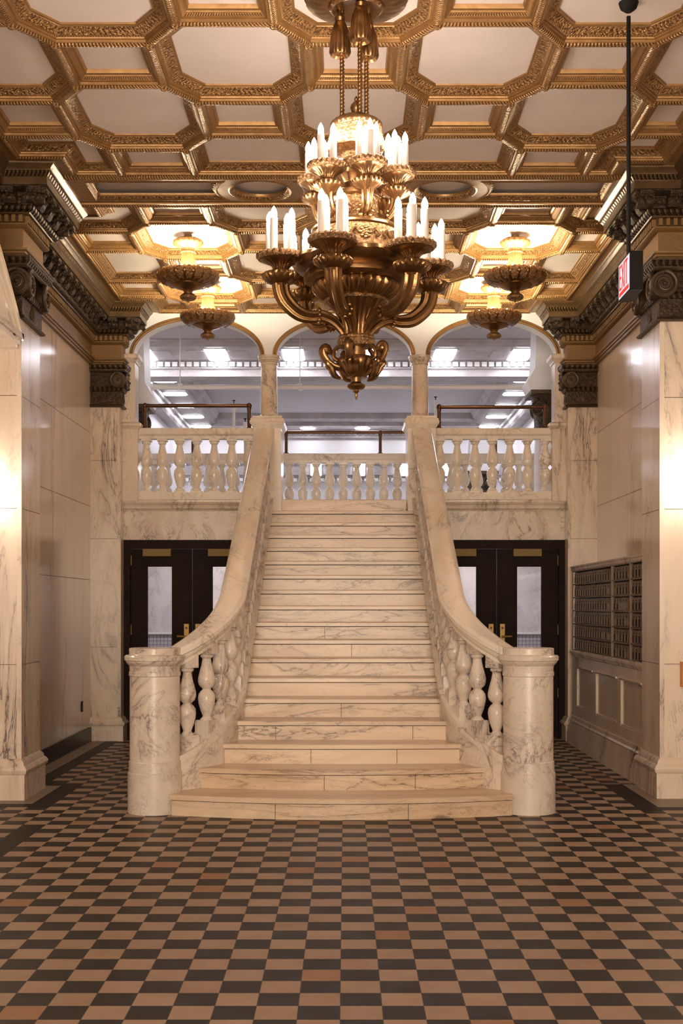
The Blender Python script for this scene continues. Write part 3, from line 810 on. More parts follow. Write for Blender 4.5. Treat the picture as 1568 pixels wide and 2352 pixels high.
# ------------------------------------------------------------------ staircase
RISE, GO, Y0 = .1469, .304, 8.36
XS = -.022
HWd = {1: 1.20, 2: 1.05, 3: .885, 4: .82}
YF = {1: (8.55, 8.74), 2: (8.93, 9.07), 3: (9.27, 9.31)}
stair = thing('staircase', 'broad flight of warm veined marble steps rising to the arches', 'staircase', (XS, 8.6, 0))
def halfw(k): return HWd.get(k, .785 if k < 18 else .69)
for k in range(1, 19):
    hwk = halfw(k); hwn = halfw(k+1) if k < 18 else .69
    yc, ye = YF.get(k, (Y0+GO*k, Y0+GO*k)); z1 = RISE*k; zt = z1-.035
    yn = YF.get(k+1, (Y0+GO*(k+1),)*2)[1] + .12
    if k == 18: yn = 13.86
    def front(off, hw_): return [(hw_*t, yc+(ye-yc)*t*t+off) for t in [(-1+2*i/16) for i in range(17)]]
    e = bpy.data.objects.new('step', None); COL.objects.link(e); e.parent = stair; e.location = (0, -8.6, 0); e.empty_display_size = .1
    def solid(mbx, pts, z0, z1, bev=0):
        n = len(pts)
        if bev:
            i0 = len(mbx.v)
            ring = [(z0, 0), (z1-bev, 0), (z1, bev)]
            for z, ins in ring:
                for i, (x, y) in enumerate(pts):
                    mbx.v.append((x, y+(ins if i < n-2 else 0), z))
            mbx.face([i0+i for i in range(n)][::-1]); mbx.face([i0+2*n+i for i in range(n)])
            for r in range(2):
                for i in range(n): mbx.face((i0+r*n+i, i0+r*n+(i+1) % n, i0+(r+1)*n+(i+1) % n, i0+(r+1)*n+i))
        else: mbx.prism(pts, 2, z0, z1)
    f = front(0, hwk); q = MB(); bw = min(hwk, hwn+.09)
    solid(q, f + [(bw, yn), (-bw, yn)], zt, z1, .006)
    add('tread', q.mesh('tread', M['marble_tread'], 20), e)
    f = front(.022, hwk-.012); q = MB(); q.prism(f + [(bw, yn-.1), (-bw, yn-.1)], 2, RISE*(k-1) if k > 1 else 0, zt)
    add('riser', q.mesh('riser', M['marble_step'], 20), e)
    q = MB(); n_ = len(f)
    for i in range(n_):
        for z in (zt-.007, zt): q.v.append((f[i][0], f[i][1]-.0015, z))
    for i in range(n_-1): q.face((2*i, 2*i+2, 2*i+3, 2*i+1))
    add('riser_joint_or_shade', q.mesh('riser_joint_or_shade', M['nosing_shade'], 0), e)  # dark strip at the riser top, painted shadow line of the nosing
    # joints between riser slabs on some steps
    jt = {1: (-.19, .19), 2: (-.06, .25), 3: (-.13, .23), 4: (-.31, .33), 5: (-.01,), 8: (.1,), 9: (-.2,)}.get(k, ())
    for j in jt:
        x = j*2*hwk if k < 5 else j*hwk
        y = yc+(ye-yc)*(x/hwk)**2+.022
        q = MB(); q.box(x-.002, x+.002, y-.0015, y+.01, RISE*(k-1)+.002, zt); add('riser_joint_or_shade', q.mesh('riser_joint_or_shade', M['bronze_s'], 0), e)

# ------------------------------------------------------------------ balustrades of the stair
EA, EB, ECX, ECY = .65, .93, 1.50, 9.85
TH0 = math.radians(75)
def stairpath():
    pts = []
    for i in range(41):
        th = TH0*(1-i/40); pts.append((ECX-EA*math.cos(th), ECY-EB*math.sin(th)))
    y = ECY
    while y < 13.60: y += .2; pts.append((.85, min(y, 13.62)))
    L = [0]
    for i in range(1, len(pts)): L.append(L[-1]+math.hypot(pts[i][0]-pts[i-1][0], pts[i][1]-pts[i-1][1]))
    return pts, L
SP, SL = stairpath(); L0 = SL[40]
C2 = (.4832*L0-.505)/(L0*L0)
def railz(s):
    if s >= L0: return .4832*(ECY+(s-L0))-3.160
    u = L0-s; return 1.5995-.4832*u+C2*u*u
def at(s):
    for i in range(1, len(SL)):
        if SL[i] >= s or i == len(SL)-1:
            t = (s-SL[i-1])/(SL[i]-SL[i-1]); a, c = SP[i-1], SP[i]
            x, y = a[0]+(c[0]-a[0])*t, a[1]+(c[1]-a[1])*t
            return x, y, math.atan2(c[1]-a[1], c[0]-a[0])
BAL = [(.030,0),(.046,.004),(.048,.022),(.036,.034),(.030,.045),(.034,.06),(.048,.10),(.060,.15),(.064,.19),(.060,.225),(.045,.25),(.032,.262),(.030,.268),(.036,.275),
       (.055,.295),(.064,.325),(.063,.36),(.052,.41),(.040,.46),(.033,.50),(.031,.515),(.036,.522),(.046,.53),(.048,.545),(.040,.555)]
def bal_mesh(name, h, mat, seg=20, flip=True):
    H = BAL[-1][1]
    pr = [(r, z/H*h) for r, z in BAL]
    b = MB(); b.lathe(pr, seg=seg); return b.mesh(name, mat, 40)
BALH = .50
bme = bal_mesh('baluster', BALH, M['marble_new'])
def stair_balustrade(sgn, lab):
    t = thing('stair_balustrade', lab, 'balustrade', (XS, 8.9, 0))
    path = [(sgn*x, y-8.9, railz(s)) for (x, y), s in zip(SP, SL)]
    prof = [(-.060,-.130),(-.060,-.105),(-.078,-.088),(-.083,-.062),(-.100,-.048),(-.102,-.018),(-.088,-.003),(-.06,0),(.06,0),(.088,-.003),(.102,-.018),(.100,-.048),(.083,-.062),(.078,-.088),(.060,-.105),(.060,-.130)]
    q = MB(); q.sweep(path, prof, cprof=True); obj('handrail', q, M['marble_rail'], t, smooth=40)
    # curb: a wall from the floor to a sloping coping
    q = MB(); n0 = 0; K = len(path); m = 6
    for i, (x, y, z) in enumerate(path):
        a = path[max(i-1, 0)]; c = path[min(i+1, K-1)]; d = Vector((c[0]-a[0], c[1]-a[1])).normalized(); n = Vector((d.y, -d.x))
        zc = z-.765; zc = max(zc, .2)
        for o_, zz in ((-.080, 0), (-.080, zc-.062), (-.098, zc-.055), (-.098, zc), (.098, zc), (.098, zc-.055), (.080, zc-.062), (.080, 0)):
            q.v.append((x+n.x*o_, y+n.y*o_, zz))
    m = 8
    for i in range(K-1):
        for j in range(m): q.face((i*m+j, i*m+(j+1) % m, (i+1)*m+(j+1) % m, (i+1)*m+j))
    q.face(list(range(m))); q.face([(K-1)*m+j for j in range(m)][::-1])
    obj('curb', q, M['marble_curb'], t, smooth=30)
    s = SL[-1]
    s0 = None
    for i in range(len(SP)):
        if SP[i][1] > 9.085 and s0 is None: s0 = SL[i]
    s = s0
    blk = MB(); blk.box(-.062, .062, -.062, .062, -.10, .0); blk.box(-.058,.058,-.058,.058,0,.012); bm_ = blk.mesh('baluster_foot', M['marble_new'], 0)
    blk = MB(); blk.box(-.058, .058, -.058, .058, 0, .10); cm_ = blk.mesh('baluster_cap', M['marble_new'], 0)
    while s < SL[-1]-.08:
        x, y, a = at(s); zr = railz(s); zb = zr-.765+.07
        if sgn < 0: a = PI-a
        o = add('baluster', bme, t, (sgn*x, y-8.9, zb), (0,0,a))
        add('baluster_foot', bm_, o, (0,0,0)); add('baluster_cap', cm_, o, (0,0,BALH))
        s += .205
    return t
stair_balustrade(-1, 'curving marble balustrade on the left side of the stair')
stair_balustrade(1, 'curving marble balustrade on the right side of the stair')
def newel(x, lab):
    t = thing('newel_post', lab, 'newel post', (x, 8.935, 0))
    q = MB(); q.lathe([(.192,0),(.192,.283),(.186,.289),(.184,.362),(.178,.368)], seg=64); obj('base', q, M['marble_new'], t)
    q = MB(); q.lathe([(.178,.368),(.177,.965)], seg=64); obj('shaft', q, M['marble_new'], t)
    q = MB(); q.lathe([(.177,.965),(.183,.97),(.183,.995),(.178,1.0),(.180,1.04),(.19,1.05),(.203,1.065),(.206,1.075),(.214,1.08),(.216,1.105),(.208,1.115),(.185,1.118),(.182,1.122),(.182,1.16),(.176,1.166)], seg=64); obj('cap', q, M['marble_new'], t)
newel(-1.354, 'stout round marble newel post at the left foot of the stair')
newel(1.305, 'stout round marble newel post at the right foot of the stair')

# ------------------------------------------------------------------ landing balustrades
def land_balustrade(x0, x1, y, lab, n, xs_=None, mat='marble_rail', ztop=3.44, zr=3.324, zpl=2.728, h=None, bs=None):
    t = thing('landing_balustrade', lab, 'balustrade', ((x0+x1)/2, y, ZL)); cx = (x0+x1)/2
    q = MB(); q.sweep([(x0-cx,0,0),(x1-cx,0,0)], [(-.06,zr-ZL),(-.065,zr-ZL+.03),(-.085,zr-ZL+.05),(-.085,zr-ZL+.09),(-.075,ztop-ZL),(.075,ztop-ZL),(.085,zr-ZL+.09),(.085,zr-ZL+.05),(.065,zr-ZL+.03),(.06,zr-ZL)], cprof=True)
    obj('handrail', q, M[mat], t)
    q = MB(); q.box(x0-cx, x1-cx, -.075, .075, -.002, zpl-ZL); obj('plinth', q, M[mat], t, smooth=0)
    hh = zr-zpl-.045
    me = bal_mesh('baluster', hh, M[mat])
    for x in xs_:
        o = add('baluster', me, t, (x-cx, 0, zpl-ZL+.02))
        q = MB(); q.box(-.058,.058,-.058,.058,-.02,.0); obj('baluster_foot', q, M[mat], o, smooth=0)
        q = MB(); q.box(-.055,.055,-.055,.055,hh,hh+.026); obj('baluster_cap', q, M[mat], o, smooth=0)
    return t
px = lambda x, Y: (x-792)*Y/2880
land_balustrade(-2.28, -.99, 13.96, 'marble balustrade under the left arch with seven bulbous balusters', 7, [px(v, 13.96) for v in (337,373,412.5,452,492,532,571)])
land_balustrade(.98, 2.28, 13.96, 'marble balustrade under the right arch with seven bulbous balusters', 7, [px(v, 13.96) for v in (1009,1049.5,1090,1130,1170,1210.5,1251)])
land_balustrade(-3.05, 3.05, 16.25, 'grey white balustrade at the far edge of the landing seen past the stair', 33, [px(664+31*k, 16.25) for k in range(-16, 24)], mat='marble_rail')

def pipe_rail(x0, x1, y, zb, zt, posts, lab, r=.021, ends=True):
    t = thing('pipe_rail', lab, 'rail', ((x0+x1)/2, y, zb)); cx = (x0+x1)/2
    q = MB(); q.tube([(x0-cx,0,zt-zb),(x1-cx,0,zt-zb)], r, 14); obj('top_pipe', q, M['pipe'], t)
    for x in posts:
        q = MB(); q.tube([(x-cx,0,-.004),(x-cx,0,zt-zb)], r*.97, 14); obj('post', q, M['pipe'], t)
        q = MB(); q.ball((x-cx,0,zt-zb), r*1.55, 14, 10); q.tube([(x-cx,0,zt-zb-.045),(x-cx,0,zt-zb)], r*1.2, 14); obj('joint', q, M['pipe'], t)
        q = MB(); q.lathe([(r*1.7,0),(r*1.7,.012),(r*1.2,.02)], (x-cx,0,0), 14); obj('flange', q, M['pipe'], t)
pipe_rail(px(333,13.96), px(572,13.96), 13.96, 3.44, px(0,1)*0+EYE+463*13.96/2880, [px(333,13.96), px(572,13.96)], 'dark bronze pipe rail on top of the left arch balustrade')
pipe_rail(px(1008,13.96), px(1251,13.96), 13.96, 3.44, EYE+460*13.96/2880, [px(1008,13.96), px(1251,13.96)], 'dark bronze pipe rail on top of the right arch balustrade')
pipe_rail(-3.0, 3.0, 16.25, 3.44, EYE+402*16.25/2880, [-1.97, px(657,16.25), px(873,16.25), 1.95], 'thin bronze pipe rail on the far balustrade behind the stair head')

# ------------------------------------------------------------------ letter box wall on the right
XM = 2.44
mb = thing('letter_box_cabinet', 'marble framed bank of brass letter boxes on the right wall', 'mailboxes', (XM, 11.8, 0))
def addm(name, q, mat, smooth=0): return obj(name, q, mat, mb, (-XM, -11.8, 0), smooth=smooth)
Ya, Yb_ = 10.14, 13.47
q = MB(); q.box(XM+.014, WR, Ya, Yb_, 0, .99); q.box(XM+.06, WR, Ya, Yb_, .98, 1.88); addm('carcass', q, M['marble_wall'])
q = MB()
q.sweep([(XM, Yb_, 0), (XM, Ya, 0)], [(-.04,1.835),(.0,1.835),(.012,1.85),(.012,1.87),(.02,1.875),(.02,1.89),(-.3,1.89)], cprof=False)
q.box(XM, XM+.06, Yb_-.07, Yb_, .95, 1.84)
q.sweep([(XM, Yb_, 0), (XM, Ya, 0)], [(-.04,.93),(.0,.93),(.012,.945),(.012,.955),(.024,.965),(.026,.985),(.01,.995),(.0,1.0),(-.04,1.0)], cprof=True)
addm('frame', q, M['marble'], 30)
q = MB()   # panelled dado
q.box(XM, XM+.014, Ya, Yb_, .83, .93); q.box(XM, XM+.014, Ya, Yb_, .30, .41)
for (a, c) in ((13.2,Yb_),(12.2,12.35),(11.1,11.25),(Ya,10.3)): q.box(XM, XM+.014, a, c, .41, .83)
addm('dado_frame', q, M['marble'], 0)
for (a, c) in ((12.35,13.2),(11.25,12.2),(10.3,11.1)):
    q = MB(); q.sweep([(0,0,0),(0,0,0)][:0] or [(XM, a, 0), (XM, c, 0)], [(-.001,.815),(-.001,.83),(-.018,.83),(-.012,.815)], cprof=True); 
    q.box(XM+.004, XM+.018, a, c, .41, .425); q.box(XM+.004, XM+.018, a, a+.015, .41, .83); q.box(XM+.004, XM+.018, c-.015, c, .41, .83); q.box(XM+.004,XM+.018,a,c,.815,.83)
    addm('panel_moulding', q, M['marble'], 0)
q = MB(); q.sweep([(XM+.03, Yb_, 0), (XM+.03, Ya, 0)], [(-.03,0),(.085,0),(.08,.12),(.055,.235),(.06,.25),(.045,.265),(.04,.30),(-.03,.30)], cprof=True); addm('plinth', q, M['marble'], 20)
# rows of boxes
rows = 6; zt_, zb_ = 1.835, 1.0; rh = (zt_-zb_)/rows
q = MB()
for r in range(rows+1):
    z = zb_+rh*r; q.box(XM-.002, XM+.06, Ya, Yb_-.07, z-.006, z+.006)
addm('shelf_rail', q, M['brass'] if False else plain('aged_brass', (.24,.17,.11), .5, .3))
ABr = bpy.data.materials['aged_brass']
for y in (11.47, 10.73):
    q = MB(); q.box(XM-.008, XM+.06, y-.012, y+.012, zb_, zt_); addm('mullion', q, ABr)
glassd = plain('dark_box_glass', (.012,.010,.008), .45); glassd.node_tree.nodes['Principled BSDF'].inputs['Specular IOR Level'].default_value = .15; glassl = plain('pale_box_glass', (.16,.115,.09), .3)
def boxdoor(wd, win):
    q = MB(); g = wd/2-.006; x = 0
    q.box(x, x+.012, -g, g, .004, rh*.86-.006, 0)
    q.box(x-.002, x, -g*.72, g*.72, .010, rh*.50, 1)                # window
    q.box(x-.004, x, -g*.82, -g*.72, .008, rh*.52, 0); q.box(x-.004, x, g*.72, g*.82, .008, rh*.52, 0)
    q.box(x-.004, x, -g*.82, g*.82, rh*.50, rh*.52, 0)
    q.box(x-.003, x, -.006, .006, rh*.60, rh*.68, 2)                # keyhole
    q.box(x+.004, x+.012, -g*.8, g*.8, rh*.86, rh*.93, 2)           # slot above
    return q.mesh('letter_box_door', [ABr, win, M['black']], 0)
cols = []
def fill(a, c, n):
    for i in range(n): cols.append((a+(i+.5)*(c-a)/n, (c-a)/n))
fill(10.16, 10.718, 5); fill(10.742, 11.458, 6); fill(11.482, Yb_-.07, 16)
random.seed(3)
dm = boxdoor(.115, glassd); lm = boxdoor(.115, glassl)
cnt = 0; rest = MB()
for ci, (y, wd) in enumerate(cols):
    for r in range(rows):
        pale = (5 <= ci <= 14) and random.random() < .45
        me = lm if pale else dm
        if cnt < 96:
            add('letter_box_door', me, mb, (XM-XM+.012, y-11.8, zb_+r*rh+.006)); cnt += 1
        else:
            n0 = len(rest.v)
            for v in me.vertices: rest.v.append((v.co.x+XM+.012, v.co.y+y, v.co.z+zb_+r*rh+.006))
            for p in me.polygons: rest.face([n0+i for i in p.vertices], None, p.material_index if not (pale and p.material_index == 1) else 3)
o = obj('letter_box_doors', rest, [ABr, glassd, M['black'], glassl], mb, (-XM, -11.8, 0), smooth=0); o['kind'] = 'stuff'

# ------------------------------------------------------------------ pediment of the side doorway at the left edge
t = thing('door_pediment', 'marble pediment corner jutting in at the left edge of the photo', 'pediment', (PL, 8.6, 3.4))
XPm = -2.405
q = MB()
def rake(o0, o1, xa, xb):
    # band parallel to the sloping edge, o = offset below it
    pts = [(9.40,3.495),(9.234,3.641),(9.018,3.806),(8.873,3.909),(8.3,4.28)]
    poly = [(y-8.6, z-3.4-o0*1.25) for y, z in pts] + [(y-8.6, z-3.4-o1*1.25) for y, z in pts[::-1]]
    q.prism(clip(poly, 1, .05, True), 0, xa+2.444, xb+2.444)
rake(0, .04, -2.77, XPm); rake(.04, .10, -2.77, XPm-.015); rake(.10, .15, -2.77, XPm-.03); rake(.15, .19, -2.77, XPm-.02)
obj('raking_cornice', q, M['marble_rail'], t, smooth=0)
q = MB(); q.prism([(9.40-8.6,.06),(8.0-8.6,.06),(8.0-8.6,.1),(9.40-8.6,.1)], 0, -2.77+2.444, XPm+2.444+.0)
q.prism([(9.37-8.6,.02),(8.0-8.6,.02),(8.0-8.6,.06),(9.37-8.6,.06)], 0, -2.77+2.444, XPm+2.444-.02)
obj('base_cornice', q, M['marble_rail'], t, smooth=0)
q = MB(); q.box(-.326, -.010, .76, .86, .0, .10); q.prism([(9.3-8.6,.1),(8.0-8.6,.1),(8.0-8.6,.9)], 0, -2.77+2.444, -2.50+2.444); obj('tympanum', q, M['marble_wall'], t, smooth=0)

# ------------------------------------------------------------------ hanging exit sign
t = thing('exit_sign', 'black hanging exit sign box with red letters on its lit side', 'sign', (1.58, 6.94, 3.28))
Lx0, Lx1, Ly0, Ly1, Lz0, Lz1 = 1.545-1.58, 1.616-1.58, -.14, .145, 3.178-3.28, 3.387-3.28
q = MB(); q.box(Lx0+.003, Lx1, Ly0, Ly1, Lz0, Lz1); q.box(Lx0-.002, Lx0+.003, Ly0, Ly1, Lz0, Lz0+.006); q.box(Lx0-.002, Lx0+.003, Ly0, Ly1, Lz1-.006, Lz1); q.box(Lx0-.002, Lx0+.003, Ly0, Ly0+.004, Lz0, Lz1); q.box(Lx0-.002,Lx0+.003,Ly1-.004,Ly1,Lz0,Lz1)
obj('housing', q, M['black'], t, smooth=0)
q = MB(); q.box(Lx0, Lx0+.002, Ly0+.004, Ly1-.004, Lz0+.006, Lz1-.006); obj('lit_panel', q, M['exit_w'], t, smooth=0)
q = MB(); X0, X1 = Lx0-.0015, Lx0+.0005
zt2, zb2 = Lz1-.018, Lz0+.052; lw = .056; st = .0135; hh = zt2-zb2
def seg(ya, za, yc, zc, w_=st):
    d = Vector((yc-ya, zc-za)); d.normalize(); n = Vector((-d.y, d.x))*w_/2
    q.prism([(ya+n.x, za+n.y), (yc+n.x, zc+n.y), (yc-n.x, zc-n.y), (ya-n.x, za-n.y)], 0, X0, X1)
y = Ly1-.022          # E starts at the far side
for ch in 'EXIT':
    if ch == 'E':
        seg(y-st/2, zt2, y-st/2, zb2)
        for z in (zt2-st/2, (zt2+zb2)/2, zb2+st/2): seg(y, z, y-.05, z)
        y -= .062
    elif ch == 'X': seg(y-.004, zt2, y-.052, zb2); seg(y-.052, zt2, y-.004, zb2); y -= .066
    elif ch == 'I': seg(y-st/2, zt2, y-st/2, zb2); y -= .024
    else: seg(y, zt2-st/2, y-.056, zt2-st/2); seg(y-.028, zt2, y-.028, zb2)
seg(Ly1-.022, Lz0+.030, Ly0+.03, Lz0+.030, .022)
obj('red_lettering', q, M['exit_r'], t, smooth=0)
q = MB(); q.tube([(-.018,-.03,Lz1),( -.018,-.03,ZB-3.28)], .0115, 12); obj('hanging_rod', q, M['black'], t)
q = MB(); q.lathe([(.02,-.05),(.045,-.03),(.055,0)], (-.018,-.03,ZP-3.28), 20); obj('ceiling_cup', q, M['black'], t)

# ------------------------------------------------------------------ wall sconces on the front faces of the big pillars (just outside the frame)
def sconce(x, y, z, lab):
    t = thing('wall_sconce', lab, 'sconce', (x, y, z))
    q = MB(); q.box(-.05, .05, -.02, 0, -.16, .10); obj('back_plate', q, M['chand'], t)
    q = MB(); q.tube(bez([(0,-.02,-.05),(0,-.10,-.09),(0,-.15,-.04)]), .012, 10); obj('arm', q, M['chand'], t)
    q = MB(); q.lathe([(.02,-.04),(.05,-.03),(.055,-.01)], (0,-.15,0), 20); obj('cup', q, M['chand'], t)
    add('glass_globe', sphere_mesh('glass_globe', .075, M['sconce']), t, (0,-.15,.06))
sconce(-2.80, 9.46, 2.25, 'warm globe sconce on the front of the left big pillar')
sconce(2.76, 9.55, 2.35, 'warm globe sconce on the front of the right big pillar')
# orange wooden edge at the right rim of the photo
t = thing('wooden_wall_box', 'orange wooden box on the right big pillar at the rim of the photo', 'box', (2.66, 9.55, .945))
q = MB(); q.box(-.111,.111,-.06,0,-.094,.08); obj('box_body', q, M['wood'], t, smooth=0)
q = MB(); q.box(-.111,.116,-.066,0,.08,.096); obj('box_lid', q, M['wood'], t, smooth=0)

# ------------------------------------------------------------------ chandelier
S = 1/429.2
CHX, CHY = .06, 6.71
zpx = lambda y: EYE+(1395-y)*S
ch = thing('chandelier', 'huge gilded bronze chandelier with two tiers of electric candles', 'chandelier', (CHX, CHY, 0))
def lat(name, pts, mat, nfl=0, seg=48, smooth=40):
    q = MB(); q.lathe([(p[0]*S, zpx(p[1])) + tuple(p[2:]) for p in pts], seg=seg, nfl=nfl); return obj(name, q, M[mat], ch, smooth=smooth)
lat('bottom_finial', [(.3,919),(3,912),(4,906),(3,903),(7,900),(8,896),(17,893),(21,888),(20,884),(14,881),(11,878),(12,871),(13,866),(24,862),(27,858),(21,854)], 'chand', seg=32)
lat('bowl', [(22,868),(27,862,.03),(36,852,.08),(42,841,.11),(44,831,.11),(43,825,.05),(40,821),(22,820),(22,797)], 'chand', nfl=10, seg=80)
lat('rope_collar', [(18,799),(42,797),(43,792),(45,788),(45,784),(42,781),(43,777),(40,773),(30,772)], 'chand_c')
lat('fluted_vase', [(32,774,.06),(32,758,.10),(36,738,.12),(48,716,.12),(64,700,.10),(70,695,.02)], 'chand', nfl=18, seg=144)
lat('bead_ring', [(66,697),(72,697),(75,693),(73,689),(66,688)], 'chand_c')
lat('gadrooned_bowl', [(72,691,.03),(84,682,.09),(94,672,.12),(99,663,.10),(99,656,.03),(96,654)], 'chand', nfl=26, seg=156)
lat('bowl_rim', [(96,656),(112,653),(120,646),(121,636),(117,629),(120,627),(132,624),(142,617,.02),(147,608,.045),(143,599,.045),(130,594,.02),(108,589),(102,587)], 'chand', nfl=20, seg=120)
lat('rose_drum', [(102,590),(103,586),(99,580),(97,560),(97,540),(98,536)], 'chand_c', seg=64)
lat('drum_rim', [(98,538),(103,535),(103,530),(98,526),(90,522),(64,519)], 'chand', seg=64)
lat('scrolled_neck', [(64,520,.06),(54,506,.12),(48,490,.15),(46,470,.12),(48,460,.06)], 'chand_c', nfl=12, seg=72)
lat('upper_knops', [(48,461),(54,456),(55,448),(50,441),(40,437),(37,427),(44,416,.03),(51,410,.05),(49,400,.05),(38,395),(32,388),(38,380),(40,375),(32,370),(30,366)], 'chand', nfl=16, seg=64)
lat('upper_urn', [(30,368),(34,356,.05),(47,350,.10),(62,346,.08),(66,338,.08),(63,322,.05),(58,304,.03),(59,296)], 'chand_c', nfl=14, seg=84)
lat('crown_rim', [(57,298),(60,292,.03),(59,286,.03),(54,281),(42,276),(38,272),(26,267),(16,264),(9,260)], 'chand', nfl=30, seg=120)
lat('top_finial', [(8,262),(11,256),(14,248),(12,241),(7,236),(4,232),(5,228),(3,224),(.3,220)], 'chand', seg=24)
# roses on the drum
for k in range(8):
    a = 2*PI*k/8+.2; q = MB()
    for r_, n_ in ((.0, 1), (.013, 5), (.026, 8)):
        for i in range(n_):
            th = 2*PI*i/n_; q.ball((0, r_*math.cos(th), r_*math.sin(th)), .011 if r_ else .014, 8, 5)
    for d_ in (-1, 1): q.tube(bez([(0,.035*d_,0),(0,.055*d_,.02),(0,.075*d_,-.005),(0,.06*d_,-.02)]), [.007]*18+[.003], 6)
    R_ = 98*S; obj('drum_rose', q, M['chand'], ch, (R_*math.cos(a), R_*math.sin(a), zpx(561)), (0,0,a))
# scroll brackets under the collar
for k in range(5):
    a = math.radians(-175+72*k); q = MB()
    pts = bez([(.085,0,zpx(846)),(.125,0,zpx(841)),(.160,0,zpx(828)),(.180,0,zpx(812)),(.176,0,zpx(802)),(.162,0,zpx(799)),(.150,0,zpx(805)),(.156,0,zpx(812))], 5)
    q.tube(pts, [.013+.008*i/(len(pts)-1) for i in range(len(pts))], 12, flat=1.5)
    pts = bez([(.09,0,zpx(830)),(.12,0,zpx(822)),(.115,0,zpx(806)),(.095,0,zpx(797))], 5); q.tube(pts, .012, 8)
    q.ball((.160,0,zpx(806)), .026, 12, 8)
    for d_ in (-1, 0, 1):
        lp = bez([(.085,0,zpx(870)),(.118,d_*.016,zpx(862)),(.135,d_*.026,zpx(846)),(.155,d_*.034,zpx(838)),(.15,d_*.036,zpx(832))], 4)
        q.tube(lp, [.006+.010*math.sin(PI*min(1,i/(len(lp)-1)*1.1)) for i in range(len(lp))], 8)
    obj('scroll_bracket', q, M['chand'], ch, (0,0,0), (0,0,a))
# candles
def candle_meshes(h, r, tagn):
    q = MB(); q.lathe([(r,0),(r,h),(r*.8,h+.003)], seg=18); c = q.mesh('candle'+tagn, M['candle'])
    q = MB(); q.lathe([(.0005,h-.002),(r*.62,h+.001),(r*.85,h+.016),(r*.82,h+.032),(r*.5,h+.050),(r*.15,h+.061),(.0004,h+.065)], seg=12); e_ = q.mesh('candle_bulb'+tagn, M['bulb'], 60)
    return c, e_
cmL, bmL = candle_meshes(.180, .0205, ''); cmU, bmU = candle_meshes(.150, .0185, '')
def arm(path, rad, nfl, cup, pan, zoff, R, cr, cm, bm2, a, cyl, rot0):
    e = bpy.data.objects.new('candle_arm', None); COL.objects.link(e); e.parent = ch; e.rotation_euler = (0,0,a); e.empty_display_size = .1
    return e
def make_arms(angles, path, rads, R, cup, pan, rim, ptop, cr, cm, bm2, rot0):
    q = MB(); P = bez([(p[0]*S, 0, zpx(p[1])) for p in path], 6)
    rr = bez([(r, 0, 0) for r in rads], 6); q.tube(P, [v.x*S for v in rr], 40, 8, .14); arm_me = q.mesh('arm_branch', M['chand'], 60)
    jq = MB(); jp = P[int(len(P)*.42)]; 
    for i in range(8):
        th = 2*PI*i/8; jq.ball((jp.x, 15*S*math.cos(th), jp.z+15*S*math.sin(th)), 5*S, 8, 5)
    j_me = jq.mesh('arm_leaf_collar', M['chand'])
    q = MB(); q.lathe([(p[0]*S, zpx(p[1]))+tuple(p[2:]) for p in cup], (R*S,0,0), 108, 18); cup_me = q.mesh('arm_cup', M['chand'])
    q = MB(); q.lathe([(p[0]*S, zpx(p[1]))+tuple(p[2:]) for p in pan], (R*S,0,0), 96, 16); pan_me = q.mesh('drip_pan', [M['chand']])
    q = MB(); q.lathe([(p[0]*S, zpx(p[1]))+tuple(p[2:]) for p in rim], (R*S,0,0), 132, 22); rim_me = q.mesh('pan_rim', [M['chand_c']])
    for a in angles:
        e = bpy.data.objects.new('candle_arm', arm_me); COL.objects.link(e); e.parent = ch; e.rotation_euler = (0,0,math.radians(a))
        add('leaf_collar', j_me, e); add('arm_cup', cup_me, e); add('drip_pan', pan_me, e); add('pan_rim', rim_me, e)
        for i in range(4):
            th = rot0+PI/2*i
            loc = (R*S+cr*math.cos(th), cr*math.sin(th), zpx(ptop))
            add('candle', cm, e, loc); add('candle_bulb', bm2, e, loc)
make_arms([-107,-47,13,73,133,193], [(24,776),(36,757),(56,739),(80,730),(104,733),(132,728),(158,708),(172,686),(176,662)], [8,9,11,12,13,15,16,17,18], 176,
    [(17,668),(19,664),(30,660),(36,656,.02),(40,652,.09),(42,646,.13),(39,640,.11),(33,637,.04),(28,637),(20,634),(17,629)],
    [(17,631),(19,626,.10),(24,620,.12),(34,615,.08),(44,611,.02),(47,608),(46,604)],
    [(45,610),(50,609,.03),(53.5,605,.07,.004),(54,600,.09,.006),(51,596,.09,.006),(46,594,.05,.004),(42,596),(30,598),(5,599)], 599, .068, cmL, bmL, math.radians(49))
make_arms([-134,-75,-15,45,105,165], [(46,500),(58,508),(74,506),(86,494),(93,478),(95,462)], [8,9,10,11,12,14], 95,
    [(12,468),(18,462),(28,457),(33,452,.08),(34,447,.14),(31,443,.08),(22,440),(15,437),(14,433)],
    [(14,435),(16,430,.10),(20,425,.12),(28,420,.08),(36,416,.02),(38,413),(37,409)],
    [(36,415),(40,414,.03),(43.5,410,.07,.004),(44,405,.09,.005),(41,401,.09,.005),(37,399,.05,.003),(33,402),(20,405),(4,406)], 406, .046, cmU, bmU, 0.0)
